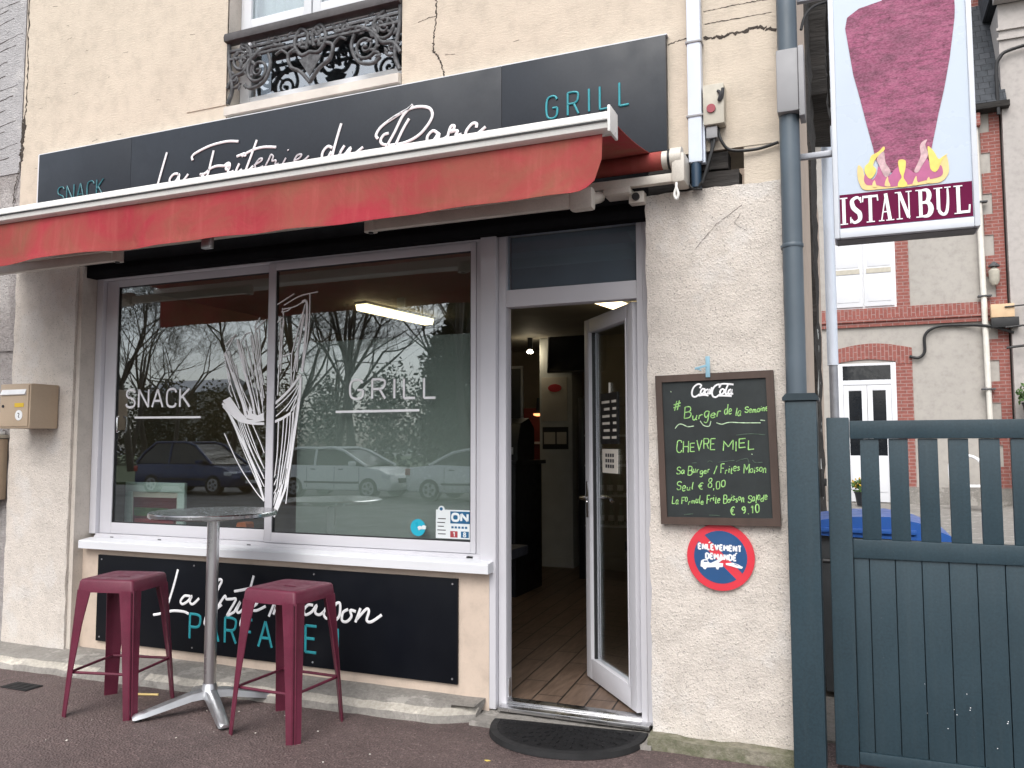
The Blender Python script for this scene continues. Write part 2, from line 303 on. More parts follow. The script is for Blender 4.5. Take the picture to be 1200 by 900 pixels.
# ------------------------------------------------------------------ mesh helpers
def smoothline(pts, k=6, closed=False):
    P = [Vector(p) for p in pts]; n = len(P)
    if n < 3: return P
    o = []
    rng = range(n if closed else n - 1)
    for i in rng:
        if closed: a, b, c, d = P[(i - 1) % n], P[i], P[(i + 1) % n], P[(i + 2) % n]
        else: a, b, c, d = P[max(i - 1, 0)], P[i], P[i + 1], P[min(i + 2, n - 1)]
        for j in range(k):
            t = j / k
            o.append(.5 * ((2 * b) + (c - a) * t + (2 * a - 5 * b + 4 * c - d) * t * t + (3 * b - a - 3 * c + d) * t ** 3))
    if not closed: o.append(P[-1])
    return o
class MB:
    def __init__(s): s.bm = bmesh.new()
    def face(s, vs, m=0):
        try: f = s.bm.faces.new(vs); f.material_index = m; return f
        except ValueError: return None
    def box(s, x0, x1, y0, y1, z0, z1, m=0, bev=0, rot=None, seg=2):
        t = bmesh.new(); bmesh.ops.create_cube(t, size=1)
        for v in t.verts: v.co = Vector(((x0 + x1) / 2 + v.co.x * (x1 - x0), (y0 + y1) / 2 + v.co.y * (y1 - y0), (z0 + z1) / 2 + v.co.z * (z1 - z0)))
        if bev: bmesh.ops.bevel(t, geom=t.edges[:], offset=bev, segments=seg, profile=.6, affect='EDGES')
        if rot is not None:
            c = Vector(((x0 + x1) / 2, (y0 + y1) / 2, (z0 + z1) / 2))
            for v in t.verts: v.co = rot @ (v.co - c) + c
        s.merge(t, m); return s
    def merge(s, t, m=0, keep=False):
        mp = {}
        for v in t.verts: mp[v] = s.bm.verts.new(v.co)
        for f in t.faces:
            g = s.face([mp[v] for v in f.verts], f.material_index if keep else m)
        t.free()
    def prism(s, poly, a0, a1, axis='y', m=0, mcap=None):
        """polygon in the two other axes, extruded along axis from a0 to a1"""
        def mk(p, a): return {'y': (p[0], a, p[1]), 'x': (a, p[0], p[1]), 'z': (p[0], p[1], a)}[axis]
        A = [s.bm.verts.new(mk(p, a0)) for p in poly]; B = [s.bm.verts.new(mk(p, a1)) for p in poly]
        n = len(poly)
        s.face(A[::-1], m if mcap is None else mcap); s.face(B, m if mcap is None else mcap)
        for i in range(n): s.face([A[i], A[(i + 1) % n], B[(i + 1) % n], B[i]], m)
        return s
    def tube(s, pts, r, n=8, m=0, closed=False, flat=None, caps=True):
        P = [Vector(p) for p in pts]; L = len(P); rings = []
        rr = r if hasattr(r, '__len__') else [r] * L
        nrm = None
        for i in range(L):
            d = (P[(i + 1) % L] - P[i - 1]) if closed else (P[min(i + 1, L - 1)] - P[max(i - 1, 0)])
            if d.length < 1e-9: d = Vector((0, 0, 1))
            d.normalize()
            if flat is not None: nrm = Vector(flat[0])
            elif nrm is None: nrm = d.orthogonal()
            nn = (nrm - d * nrm.dot(d))
            if nn.length < 1e-6: nn = d.orthogonal()
            nn.normalize(); nrm = nn if flat is None else nrm
            bb = d.cross(nn)
            k = flat[1] if flat is not None else 1
            rings.append([s.bm.verts.new(P[i] + bb * math.cos(2 * math.pi * j / n) * rr[i] + nn * math.sin(2 * math.pi * j / n) * rr[i] * k) for j in range(n)])
        for i in range(L if closed else L - 1):
            a, b = rings[i], rings[(i + 1) % L]
            for j in range(n): s.face([a[j], a[(j + 1) % n], b[(j + 1) % n], b[j]], m)
        if caps and not closed: s.face(rings[0][::-1], m); s.face(rings[-1], m)
        return s
    def cyl(s, a, b, r, n=20, m=0, r2=None): return s.tube([a, b], [r, r if r2 is None else r2], n, m)
    def lathe(s, prof, c, n=32, m=0):
        rings = [[s.bm.verts.new((c[0] + r * math.cos(2 * math.pi * j / n), c[1] + r * math.sin(2 * math.pi * j / n), c[2] + z)) for j in range(n)] for r, z in prof]
        for a, b in zip(rings, rings[1:]):
            for j in range(n): s.face([a[j], a[(j + 1) % n], b[(j + 1) % n], b[j]], m)
        s.face(rings[0][::-1], m); s.face(rings[-1], m); return s
    def stroke(s, pts, y, r, m=0, smooth=True, k=.35, n=6, off=0):
        """pen stroke lying on a facade plane y = const (points are x, z)"""
        P = [(p[0], y, p[1]) for p in pts]
        if smooth: P = smoothline(P, 5)
        if len(P) == 2: P = [P[0], tuple((a + b) / 2 for a, b in zip(*P)), P[1]]
        s.tube(P, r, n, m, flat=((0, 1, 0), k)); return s
    def build(s, name, mats, parent=None, smooth=True, angle=35, label=None, cat=None, group=None, kind=None):
        me = bpy.data.meshes.new(name)
        bmesh.ops.recalc_face_normals(s.bm, faces=s.bm.faces[:])
        o = bpy.data.objects.new(name, me)
        if parent is None and s.bm.verts:
            xs = [v.co for v in s.bm.verts]
            lo = [min(c[i] for c in xs) for i in range(3)]; hi = [max(c[i] for c in xs) for i in range(3)]
            b = Vector(((lo[0] + hi[0]) / 2, (lo[1] + hi[1]) / 2, lo[2]))
            for v in s.bm.verts: v.co -= b
            o.location = b
        s.bm.to_mesh(me); s.bm.free()
        for m in (mats if isinstance(mats, (list, tuple)) else [mats]): me.materials.append(m)
        if smooth:
            me.shade_smooth(); me.set_sharp_from_angle(angle=R(angle))
        COL.objects.link(o)
        if parent is not None:
            o.parent = parent
            if parent.type == 'EMPTY': o.location = -Vector(parent.location)
            else: o.location = -Vector(parent.get('_org', (0, 0, 0)))
        else: o['_org'] = tuple(o.location)
        if label: o['label'] = label
        if cat: o['category'] = cat
        if group: o['group'] = group
        if kind: o['kind'] = kind
        return o
def thing(name, loc, label, cat, group=None):
    o = bpy.data.objects.new(name, None); COL.objects.link(o); o.location = loc; o.empty_display_size = .1
    o['label'] = label; o['category'] = cat
    if group: o['group'] = group
    return o
def box(name, m, parent, *a, **kw): return MB().box(*a, bev=kw.pop('bev', .003)).build(name, m, parent, **kw)
def copy_tree(o, parent=None):
    c = o.copy(); COL.objects.link(c)
    if parent is not None: c.parent = parent
    for ch in [q for q in bpy.data.objects if q.parent == o]: copy_tree(ch, c)
    return c
def roughbox(mb, x0, x1, y0, y1, z0, z1, step, amp, m=0, seed=0, freq=9, bottom_fixed=False):
    """box with a subdivided, hand-finished (uneven) surface"""
    t = bmesh.new(); bmesh.ops.create_cube(t, size=1)
    nx, ny, nz = [max(1, int((b - a) / step)) for a, b in ((x0, x1), (y0, y1), (z0, z1))]
    t.free(); t = bmesh.new(); V = {}
    def vert(i, j, k):
        if (i, j, k) not in V:
            p = Vector((x0 + (x1 - x0) * i / nx, y0 + (y1 - y0) * j / ny, z0 + (z1 - z0) * k / nz))
            d = noise.noise_vector(p * freq + Vector((seed, seed * 2, 0))) * amp + noise.noise_vector(p * freq * 3.7) * amp * .5
            V[(i, j, k)] = t.verts.new(p + d)
        return V[(i, j, k)]
    for i in range(nx):
        for k in range(nz):
            for j in (0, ny): t.faces.new([vert(i, j, k), vert(i + 1, j, k), vert(i + 1, j, k + 1), vert(i, j, k + 1)])
    for j in range(ny):
        for k in range(nz):
            for i in (0, nx): t.faces.new([vert(i, j, k), vert(i, j + 1, k), vert(i, j + 1, k + 1), vert(i, j, k + 1)])
    for i in range(nx):
        for j in range(ny):
            for k in (0, nz): t.faces.new([vert(i, j, k), vert(i + 1, j, k), vert(i + 1, j + 1, k), vert(i, j + 1, k)])
    mb.merge(t, m); return mb
def crackline(mb, pts, y, wd, m, seed=1, seg=14):
    """thin ragged dark gap running over a wall"""
    rnd = random.Random(seed); P = []
    for a, b in zip(pts, pts[1:]):
        for i in range(seg): P.append((a[0] + (b[0] - a[0]) * i / seg, a[1] + (b[1] - a[1]) * i / seg))
    P.append(pts[-1])
    P = [(p[0] + rnd.uniform(-1, 1) * wd * 1.1, p[1] + rnd.uniform(-1, 1) * wd * .8) for p in P]
    rad = [wd * rnd.uniform(.25, 1.0) for _ in P]
    mb.tube([(p[0], y, p[1]) for p in P], rad, 4, m, flat=((0, 1, 0), .2))

# ------------------------------------------------------------------ stroke alphabet (cap height 1, baseline 0)
def _s(t): return [[tuple(float(v) for v in p.split(',')) for p in q.split()] for q in t.split('|')]
GL = {  # width, smooth strokes, straight strokes
 'A': (.62, '', '0,0 .31,1 .62,0|.11,.35 .51,.35'), 'B': (.55, '0,1 .3,1 .46,.9 .46,.65 .3,.54 0,.54|.3,.54 .5,.45 .54,.25 .46,.05 .25,0 0,0', '0,0 0,1'),
 'C': (.55, '.55,.8 .48,.95 .3,1 .1,.93 .02,.7 .02,.3 .1,.07 .3,0 .48,.05 .55,.2', ''), 'D': (.58, '0,1 .3,.98 .52,.8 .56,.5 .52,.2 .3,.02 0,0', '0,0 0,1'),
 'E': (.48, '', '.48,1 0,1 0,0 .48,0|0,.52 .4,.52'), 'F': (.46, '', '.46,1 0,1 0,0|0,.52 .4,.52'),
 'G': (.6, '.55,.82 .48,.95 .3,1 .1,.93 .02,.7 .02,.3 .1,.07 .3,0 .5,.06 .57,.25 .57,.46', '.57,.46 .33,.46'),
 'H': (.56, '', '0,0 0,1|.56,0 .56,1|0,.52 .56,.52'), 'I': (.05, '', '.02,0 .02,1'), 'K': (.55, '', '0,0 0,1|.53,1 0,.45|.14,.58 .55,0'),
 'L': (.45, '', '0,1 0,0 .45,0'), 'M': (.7, '', '0,0 0,1 .35,.35 .7,1 .7,0'), 'N': (.58, '', '0,0 0,1 .58,0 .58,1'), 'O': (.62, '.31,1 .08,.9 .0,.5 .08,.1 .31,0 .54,.1 .62,.5 .54,.9 .31,1', ''),
 'P': (.52, '0,1 .3,1 .5,.93 .52,.74 .46,.55 .3,.48 0,.48', '0,0 0,1'), 'R': (.54, '0,1 .3,1 .5,.93 .52,.75 .46,.57 .3,.5 0,.5', '0,0 0,1|.3,.5 .54,0'),
 'S': (.55, '.53,.83 .45,.96 .28,1 .1,.94 .03,.77 .1,.6 .28,.52 .46,.43 .54,.24 .46,.06 .27,0 .09,.05 .02,.2', ''), 'T': (.56, '', '0,1 .56,1|.28,1 .28,0'),
 'U': (.56, '0,1 0,.3 .08,.06 .28,0 .48,.06 .56,.3 .56,1', ''), 'V': (.6, '', '0,1 .3,0 .6,1'),
 'a': (.42, '.38,.5 .2,.55 .04,.4 .02,.15 .14,0 .3,.1 .38,.45|.38,.5 .36,.12 .46,.02', ''), 'd': (.45, '.36,.5 .18,.52 .03,.35 .03,.1 .17,0 .34,.15|.42,1 .37,.4 .4,0', ''),
 'e': (.4, '.03,.28 .34,.33 .32,.5 .18,.55 .04,.4 .03,.15 .16,0 .38,.1', ''), 'g': (.42, '.36,.5 .18,.54 .03,.38 .06,.1 .2,.05 .36,.3|.38,.52 .34,-.2 .2,-.4 .02,-.3', ''),
 'i': (.14, '.08,.5 .05,.1 .14,.0', '.1,.72 .11,.78'), 'l': (.16, '.12,1 .05,.4 .06,.05 .16,.02', ''), 'm': (.66, '.03,.5 .03,0|.03,.3 .16,.53 .28,.45 .28,0|.28,.3 .42,.53 .55,.42 .56,.05 .66,.03', ''),
 'n': (.42, '.04,.5 .03,0|.03,.28 .18,.53 .32,.42 .32,.06 .42,.03', ''), 'o': (.4, '.2,.53 .04,.4 .04,.12 .2,0 .35,.12 .35,.4 .2,.53', ''), 'r': (.34, '.03,.5 .03,0|.03,.3 .14,.5 .3,.5', ''),
 's': (.34, '.32,.45 .18,.54 .06,.42 .2,.28 .32,.15 .18,0 .02,.06', ''), 't': (.3, '.14,.9 .1,.3 .14,.02 .28,.05', '0,.58 .28,.6'), 'u': (.42, '.03,.5 .04,.1 .18,0 .33,.2|.35,.5 .33,.08 .42,.0', ''),
 '0': (.5, '.25,1 .05,.85 .02,.4 .1,.06 .26,0 .44,.15 .47,.6 .4,.9 .25,1', ''), '1': (.25, '', '.02,.75 .2,1 .2,0'), '8': (.46, '.24,.53 .06,.7 .1,.93 .24,1 .4,.9 .4,.7 .24,.53 .05,.35 .05,.1 .24,0 .43,.1 .43,.35 .24,.53', ''),
 '9': (.46, '.42,.75 .3,.52 .1,.55 .04,.8 .18,1 .36,.97 .43,.75 .4,.3 .2,0', ''), ',': (.14, '', '.1,.08 .03,-.15'), '.': (.14, '', '.06,.0 .09,.05'), '/': (.4, '', '0,-.1 .36,1.05'),
 '€': (.6, '.58,.9 .4,1 .2,.85 .12,.5 .2,.15 .4,0 .58,.08', '0,.6 .45,.62|0,.42 .4,.42'), '!': (.08, '', '.04,1 .04,.3|.04,.07 .04,.0'), ' ': (.32, '', ''), '#': (.5, '', '.1,0 .2,1|.3,0 .4,1|0,.35 .5,.4|0,.65 .5,.7'),
 "'": (.1, '', '.05,1 .03,.8'),
}
def text(mb, s, x0, z0, x1, z1, h, y, r, m=0, slant=0, jit=0, gap=.22, seed=3, k=.35):
    """write s from (x0,z0) to (x1,z1) with cap height h"""
    rnd = random.Random(seed)
    tot = sum(GL[c][0] + gap for c in s) - gap
    ux = (x1 - x0) / tot; cx = 0
    for ch in s:
        wd, sm, st = GL[ch]; dz = rnd.uniform(-1, 1) * jit * h; hh = h * (1 + rnd.uniform(-1, 1) * jit)
        def tr(p):
            q = cx + p[0] + slant * p[1] * h / ux
            return (x0 + ux * q + rnd.uniform(-1, 1) * jit * h * .12, z0 + (z1 - z0) * (cx + p[0]) / tot + p[1] * hh + dz)
        if sm:
            for q in _s(sm): mb.stroke([tr(p) for p in q], y, r, m, True, k)
        if st:
            for q in _s(st):
                for a, b in zip(q, q[1:]): mb.stroke([tr(a), tr(b)], y, r, m, False, k)
        cx += wd + gap
    return mb

# ================================================================== SETTING
pv = MB(); pv.box(-60, 40, -5.0, .35, -.6, 0); pv.build('pavement', M_pave, smooth=False, kind='structure')
gr = MB(); gr.box(-400, 400, -400, 400, -1.0, -.12); gr.build('ground', M_road, smooth=False, kind='structure')
kb = MB(); kb.box(-60, 40, -5.15, -5.003, -.5, -.004, bev=.01); kb.build('kerb', M_step, kind='structure')
lw = MB(); lw.box(-120, 60, -90, -20.5, -.5, -.02); lw.build('park_lawn', M_grass, smooth=False, kind='structure')
al = MB(); al.prism([(.36, .01), (15.2, .29), (15.2, -.3), (.36, -.3)], -2, 9, 'x'); al.build('alley', M_step, smooth=False, kind='structure')

# concrete footing that runs along the shop front
st = MB()
N = 70; xs = [-6.6 + (6.6 - 1.95) * i / N for i in range(N + 1)]
rows = []
for i, x in enumerate(xs):
    t = max(0, min(1, (x + 6.0) / 4.0)); yf = -.30 + .16 * t
    e = noise.noise(Vector((x * 6, 0, 0))) * .014 + noise.noise(Vector((x * 19, 3, 0))) * .010
    zt = .083 + noise.noise(Vector((x * 5, 5, 0))) * .004
    zf = .066 + noise.noise(Vector((x * 9, 9, 0))) * .010
    cut = max(0, (x + 2.15) / .2) * .10
    rows.append([st.bm.verts.new(p) for p in ((x, .13, zt + .004), (x, -.06, zt), (x, yf + .05 + e + cut, zf), (x, yf + e * 1.4 + cut, zf - .028), (x, yf - .012 + e + cut, -.02))])
for a, b in zip(rows, rows[1:]):
    for j in range(4): st.face([a[j], a[j + 1], b[j + 1], b[j]], 1 if j == 2 and noise.noise(Vector((a[2].co.x * 1.7, 4, 0))) > -.12 else 0)
st.face(rows[-1]); st.face(rows[0][::-1])
st.build('kerb_step', [M_step, M_chip], None, angle=50, kind='structure')
ap = MB(); roughbox(ap, -1.96, -.97, -.10, .13, -.05, .022, .05, .006); ap.build('door_apron', M_step, kind='structure')

# ================================================================== SHOP BUILDING
B = thing('snack_bar_building', (-3, 0, 0), 'cream rendered corner building with a white framed snack bar front', 'building')
uw = MB()
XL, XR = -5.75, -.30
for a in ((XL, -3.80, 0, .34, 2.995, 6.2), (-2.462, -.30, 0, .34, 2.995, 6.2), (-3.80, -2.462, 0, .34, 2.995, 3.66), (-.48, -.30, .004, .34, 2.79, 2.995)):
    uw.box(*a, m=0)
# raised quoin band left of the window and beside the crack
uw.box(-4.14, -3.80, -.006, .02, 3.75, 6.2, m=0)
for pl, wd, sd_ in (([[(-2.238,4.244),(-2.225,4.094),(-2.242,3.939),(-2.252,3.826),(-2.224,3.800),(-2.195,3.753),(-2.172,3.655)]], .006, 1), ([[(-5.745,4.962),(-5.726,4.486),(-5.721,4.085),(-5.740,3.942)]], .010, 2),
               ([[(-5.732,3.954),(-5.750,3.791),(-5.759,3.628)]], .022, 3), ([[(-5.759,3.628),(-5.781,3.532),(-5.811,3.424),(-5.821,3.274)]], .008, 9), ([[(-0.852,3.597),(-0.776,3.610),(-0.741,3.613)]], .004, 4), ([[(-0.671,3.590),(-0.558,3.586),(-0.465,3.594),(-0.390,3.597),(-0.316,3.573)]], .010, 5),
               ([[(-0.668,3.736),(-0.555,3.739),(-0.428,3.739),(-0.324,3.735)]], .003, 6), ([[(-0.660,3.670),(-0.514,3.667),(-0.326,3.664)]], .003, 7), ([[(-4.080,4.411),(-4.064,4.168),(-4.078,3.931)]], .0025, 8),
               ([[(-2.352,4.025),(-2.265,4.039),(-2.225,4.036)]], .003, 10), ([[(-4.049,4.153),(-3.953,4.158),(-3.829,4.158)]], .002, 12), ([[(-4.041,3.937),(-3.910,3.961)]], .002, 14)):
    for l in pl: crackline(uw, l, -.001, wd, 1, sd_)
for k in range(46):   # short trowel scars
    x = random.uniform(-5.6, -.9); z = random.uniform(3.3, 5.0)
    if -3.85 < x < -2.4: continue
    crackline(uw, [(x, z), (x + random.uniform(.02, .07), z + random.uniform(-.012, .012))], -.001 if not (-4.14 < x < -3.8) else -.007, .0016, 1, k + 40, 4)
uw.build('upper_wall', [M_wall, M_crack], B, angle=30)
lp = MB(); roughbox(lp, XL, -5.125, 0, .34, .02, 2.78, .045, .006, seed=3); lp.build('pillar', M_pillar, B, angle=60)
rp_ = MB(); roughbox(rp_, -.985, -.305, 0, .34, .03, 2.80, .035, .008, seed=8)
for l, wd, s_ in (([[(-0.492,2.695),(-0.619,2.612),(-0.680,2.548),(-0.729,2.491)]], .0016, 21), ([[(-0.501,2.652),(-0.535,2.603),(-0.474,2.562)]], .0012, 22)):
    for q in l: crackline(rp_, q, -.006, wd, 1, s_)
rp_.build('pillar', [M_pillar, M_crack], B, angle=60)
ln = MB(); ln.box(-5.75, -.97, .03, .135, 2.782, 2.992, bev=.004); ln.box(-5.118, -.99, .05, .135, 2.70, 2.780); ln.build('lintel', M_black, B)  # lintel coloured near black along its whole length
bt = MB(); roughbox(bt, -.968, -.505, .012, .12, 2.805, 2.89, .05, .008, seed=4, freq=5); roughbox(bt, -.968, -.56, .006, .12, 2.90, 2.985, .05, .006, seed=5, freq=5); bt.build('exposed_beam', M_timber, B)
aw = MB(); aw.box(-5.12, -1.93, .10, .30, .02, .80); aw.build('apron_wall', M_apron, B)
rv = MB(); rv.box(-5.122, -5.085, .02, .30, .02, 2.78); rv.build('window_reveal', M_reveal, B)
pl = MB(); roughbox(pl, -.99, -.285, -.085, .2, -.05, .062, .04, .010, seed=6); pl.build('plinth', M_moss, B, angle=60)
sw = MB(); sw.box(-.36, -.302, .345, 2.9, 0, 6.2); sw.build('side_wall', M_apron, B)

# ---- shop window
f = MB()
for a in ((-5.083, -5.02, .14, .22, .87, 2.742), (-5.02, -1.992, .14, .22, 2.69, 2.742), (-5.02, -1.992, .14, .22, .845, .872), (-2.028, -1.992, .14, .22, .872, 2.69)): f.box(*a, bev=.004)
f.box(-5.02, -1.99, .13, .21, .836, .858, bev=.002)
for x in (-4.86, -4.42, -3.98, -3.66): f.box(x, x + .03, .1285, .14, .851, .857, 1)
f.box(-2.085, -2.045, .1285, .14, .848, .858, 1)
SW = f.build('shop_window', [M_pvc, M_gasket], B)
def sash(x0, x1, gx0, gx1, gz0, gz1, y):
    s = MB(); z0, z1 = .874, 2.688
    for a in ((x0, gx0, z0, z1), (gx1, x1, z0, z1), (gx0, gx1, z0, gz0), (gx0, gx1, gz1, z1)): s.box(a[0], a[1], y, y + .035, a[2], a[3], bev=.004)
    g = .006
    for a in ((gx0, gx0 + g, gz0, gz1), (gx1 - g, gx1, gz0, gz1), (gx0 + g, gx1 - g, gz0, gz0 + g), (gx0 + g, gx1 - g, gz1 - g, gz1)): s.box(a[0], a[1], y + .008, y + .03, a[2], a[3], 1)
    s.build('sash', [M_pvc, M_gasket], SW)
    p = MB(); p.box(gx0 + .001, gx1 - .001, y + .016, y + .019, gz0 + .001, gz1 - .001); p.build('pane', M_glass, SW, smooth=False)
sash(-5.018, -3.522, -4.907, -3.562, .950, 2.640, .172)
sash(-3.530, -2.030, -3.474, -2.064, .938, 2.638, .134)
GLY, GRY = .185, .147
hd = MB(); hd.tube(smoothline([(-4.86, .168, 1.70), (-4.855, .150, 1.69), (-4.853, .150, 1.60), (-4.86, .168, 1.59)]), .006, 8); hd.build('window_pull', M_chrome, SW)
sl = MB(); sl.prism([(.03, .780), (.03, .828), (.036, .834), (.128, .846), (.128, .78)], -5.05, -1.905, 'x'); sl.build('sill', M_pvc_bright, SW)
lt = MB(); text(lt, 'SNACK', *(-4.814,1.766), *(-4.226,1.761), .125, GLY, .0078, k=.15); lt.build('window_lettering', M_white_letter, SW)
lt = MB(); text(lt, 'GRILL', *(-2.902,1.782), *(-2.301,1.776), .118, GRY, .0072, gap=.36, k=.15); lt.build('window_lettering', M_white_letter, SW)
for l, y_ in (([[(-4.726,1.692),(-4.126,1.687)]][0], GLY), ([[(-3.003,1.703),(-2.409,1.703)]][0], GRY)):
    lt = MB(); lt.stroke(l, y_, .0072, smooth=False, k=.15); lt.build('underline', M_white_letter, SW)
dc = MB()
THICK = [[(-3.932,1.760),(-3.881,1.707),(-3.801,1.575),(-3.710,1.428),(-3.631,1.275),(-3.575,1.132)],
 [(-3.927,2.122),(-3.868,1.987),(-3.785,1.810),(-3.728,1.678)],
 [(-3.939,1.778),(-3.882,1.724),(-3.792,1.662),(-3.683,1.640),(-3.587,1.637)],
 [(-3.825,2.206),(-3.758,1.983),(-3.687,1.790),(-3.667,1.686)],
 [(-3.917,1.769),(-3.848,1.706),(-3.760,1.666),(-3.673,1.655),(-3.588,1.664)]]
THIN = [[(-3.916,2.113),(-3.833,1.951),(-3.745,1.687)],
 [(-3.884,2.108),(-3.799,1.915),(-3.685,1.721)],
 [(-3.811,2.179),(-3.744,1.983),(-3.655,1.689)],
 [(-3.779,2.142),(-3.713,1.947),(-3.629,1.689)],
 [(-3.764,2.203),(-3.693,1.999),(-3.621,1.702)],
 [(-3.716,2.227),(-3.672,2.033),(-3.600,1.737)],
 [(-3.696,2.121),(-3.643,1.893),(-3.597,1.788)],
 [(-3.665,2.242),(-3.639,2.066),(-3.600,1.892)],
 [(-3.869,2.040),(-3.779,1.827),(-3.733,1.722)],
 [(-3.903,2.130),(-3.809,1.871)],
 [(-3.838,1.741),(-3.750,1.531),(-3.598,1.224)],
 [(-3.882,1.724),(-3.761,1.480),(-3.590,1.174)],
 [(-3.810,1.671),(-3.699,1.428),(-3.577,1.225)],
 [(-3.726,1.635),(-3.635,1.445),(-3.580,1.343)],
 [(-3.775,1.653),(-3.678,1.445),(-3.583,1.292)],
 [(-3.683,1.634),(-3.616,1.514),(-3.582,1.445)],
 [(-3.853,1.864),(-3.794,1.740)],
 [(-3.923,2.042),(-3.885,1.970),(-3.874,1.899)],
 [(-3.859,1.689),(-3.767,1.549),(-3.653,1.309),(-3.586,1.174)],
 [(-3.792,1.662),(-3.723,1.514),(-3.578,1.276)],
 [(-3.917,1.576),(-3.784,1.359),(-3.640,1.190),(-3.585,1.140)],
 [(-3.759,1.653),(-3.680,1.497),(-3.591,1.360)],
 [(-3.894,2.130),(-3.823,1.968),(-3.706,1.678)],
 [(-3.796,2.187),(-3.711,1.860),(-3.652,1.686)],
 [(-3.796,2.187),(-3.764,2.230),(-3.732,2.245),(-3.699,2.226),(-3.662,2.067),(-3.614,1.857),(-3.600,1.711)],
 [(-3.679,2.295),(-3.664,2.137),(-3.639,2.014),(-3.591,1.805)],
 [(-3.646,2.267),(-3.631,2.101),(-3.632,1.979)],
 [(-3.937,2.087),(-3.916,2.131),(-3.842,2.242)],
 [(-3.929,2.176),(-3.841,2.234)],
 [(-3.678,2.260),(-3.594,2.325)],
 [(-3.926,2.078),(-3.888,1.918)],
 [(-3.877,1.926),(-3.886,1.873),(-3.858,1.820)],
 [(-3.729,2.122),(-3.691,1.946)],
 [(-3.856,1.987),(-3.797,1.845)],
 [(-3.783,2.107),(-3.759,2.036)],
 [(-3.705,2.034),(-3.645,1.824)],
 [(-3.698,2.209),(-3.685,2.120)],
 [(-3.836,2.039),(-3.811,1.933)],
 [(-3.883,1.768),(-3.816,1.723),(-3.749,1.687)],
 [(-3.637,2.345),(-3.679,2.295)],
 [(-3.775,1.809),(-3.739,1.704)],
 [(-3.645,1.806),(-3.631,1.703)],
 [(-3.901,1.989),(-3.853,1.864)]]
THICK_R = [[(-3.482,1.758),(-3.364,1.848),(-3.274,1.947)],
 [(-3.274,1.930),(-3.281,1.796),(-3.313,1.580),(-3.362,1.280),(-3.419,1.130),(-3.465,1.037)],
 [(-3.479,1.645),(-3.411,1.669),(-3.346,1.702)],
 [(-3.274,2.416),(-3.239,2.414),(-3.236,2.282),(-3.264,1.963)]]
THIN_R = [[(-3.348,2.081),(-3.291,2.268),(-3.249,2.401)],
 [(-3.338,1.881),(-3.298,2.099),(-3.252,2.333)],
 [(-3.336,1.966),(-3.279,2.183)],
 [(-3.326,2.016),(-3.261,2.317)],
 [(-3.433,1.969),(-3.428,2.122),(-3.417,2.361)],
 [(-3.454,1.817),(-3.446,2.021),(-3.439,2.259)],
 [(-3.371,1.697),(-3.387,1.513),(-3.431,1.196)],
 [(-3.320,1.730),(-3.341,1.546),(-3.395,1.246)],
 [(-3.291,1.796),(-3.327,1.580),(-3.369,1.347)],
 [(-3.300,1.746),(-3.336,1.513),(-3.390,1.197)],
 [(-3.463,1.682),(-3.362,1.764),(-3.283,1.880)],
 [(-3.473,1.733),(-3.383,1.798),(-3.293,1.880)],
 [(-3.401,1.681),(-3.413,1.480),(-3.448,1.212)],
 [(-3.437,2.362),(-3.386,2.367),(-3.355,2.388)],
 [(-3.442,1.656),(-3.447,1.446),(-3.463,1.312)],
 [(-3.348,2.084),(-3.348,1.983),(-3.348,1.873)],
 [(-3.420,2.071),(-3.349,2.088)],
 [(-3.427,2.379),(-3.334,2.390),(-3.263,2.419)],
 [(-3.480,2.408),(-3.336,2.475)],
 [(-3.417,2.404),(-3.295,2.455),(-3.153,2.475)],
 [(-3.214,2.466),(-3.212,2.382),(-3.219,2.213),(-3.255,2.013)],
 [(-3.479,2.365),(-3.484,2.193),(-3.470,1.783)],
 [(-3.428,2.387),(-3.415,2.275),(-3.455,2.209)],
 [(-3.467,2.295),(-3.426,2.327)],
 [(-3.340,1.714),(-3.281,1.796),(-3.273,1.880)],
 [(-3.350,1.697),(-3.361,1.513),(-3.412,1.246)],
 [(-3.330,1.705),(-3.338,1.580),(-3.388,1.280)],
 [(-3.308,1.613),(-3.335,1.446),(-3.372,1.123)],
 [(-3.469,1.037),(-3.486,1.062),(-3.408,1.271)],
 [(-3.459,1.312),(-3.478,1.270)],
 [(-3.448,1.279),(-3.483,1.212)],
 [(-3.442,1.229),(-3.482,1.162)],
 [(-3.452,1.196),(-3.471,1.129)],
 [(-3.350,1.705),(-3.292,1.830),(-3.274,1.930)],
 [(-3.381,1.714),(-3.302,1.813)],
 [(-3.253,2.384),(-3.289,2.183),(-3.305,1.965)],
 [(-3.447,2.328),(-3.429,2.190),(-3.440,2.020)],
 [(-3.320,1.730),(-3.291,1.780)]]
for L_, y, r in ((THICK_R, GRY, .0085), (THIN_R, GRY, .0036)):
    for l in L_: dc.stroke(l, y, r, smooth=True, k=.12)
for l in [[(-3.408,1.246),(-3.395,1.246),(-3.421,1.130),(-3.461,1.042),(-3.477,1.058),(-3.439,1.163)]]: dc.prism(l, GRY - .001, GRY + .0005)
dc.build('fries_decal', M_white_letter, SW, angle=60)
dc = MB()
for L_, y, r in ((THICK, GLY, .0085), (THIN, GLY, .0035)):
    for l in L_: dc.stroke(l, y, r, smooth=True, k=.12)
for l in [[(-3.937,1.795),(-3.874,1.820),(-3.776,1.708),(-3.727,1.673),(-3.753,1.666),(-3.815,1.688),(-3.878,1.728)]]: dc.prism(l, GLY - .001, GLY + .0005)
for l in [[(-3.727,1.673),(-3.708,1.773),(-3.685,1.703),(-3.638,1.692),(-3.591,1.711),(-3.590,1.671),(-3.662,1.662)]]: dc.prism(l, GLY - .001, GLY + .0005)
dc.build('fries_decal', M_white_letter, SW, angle=60)
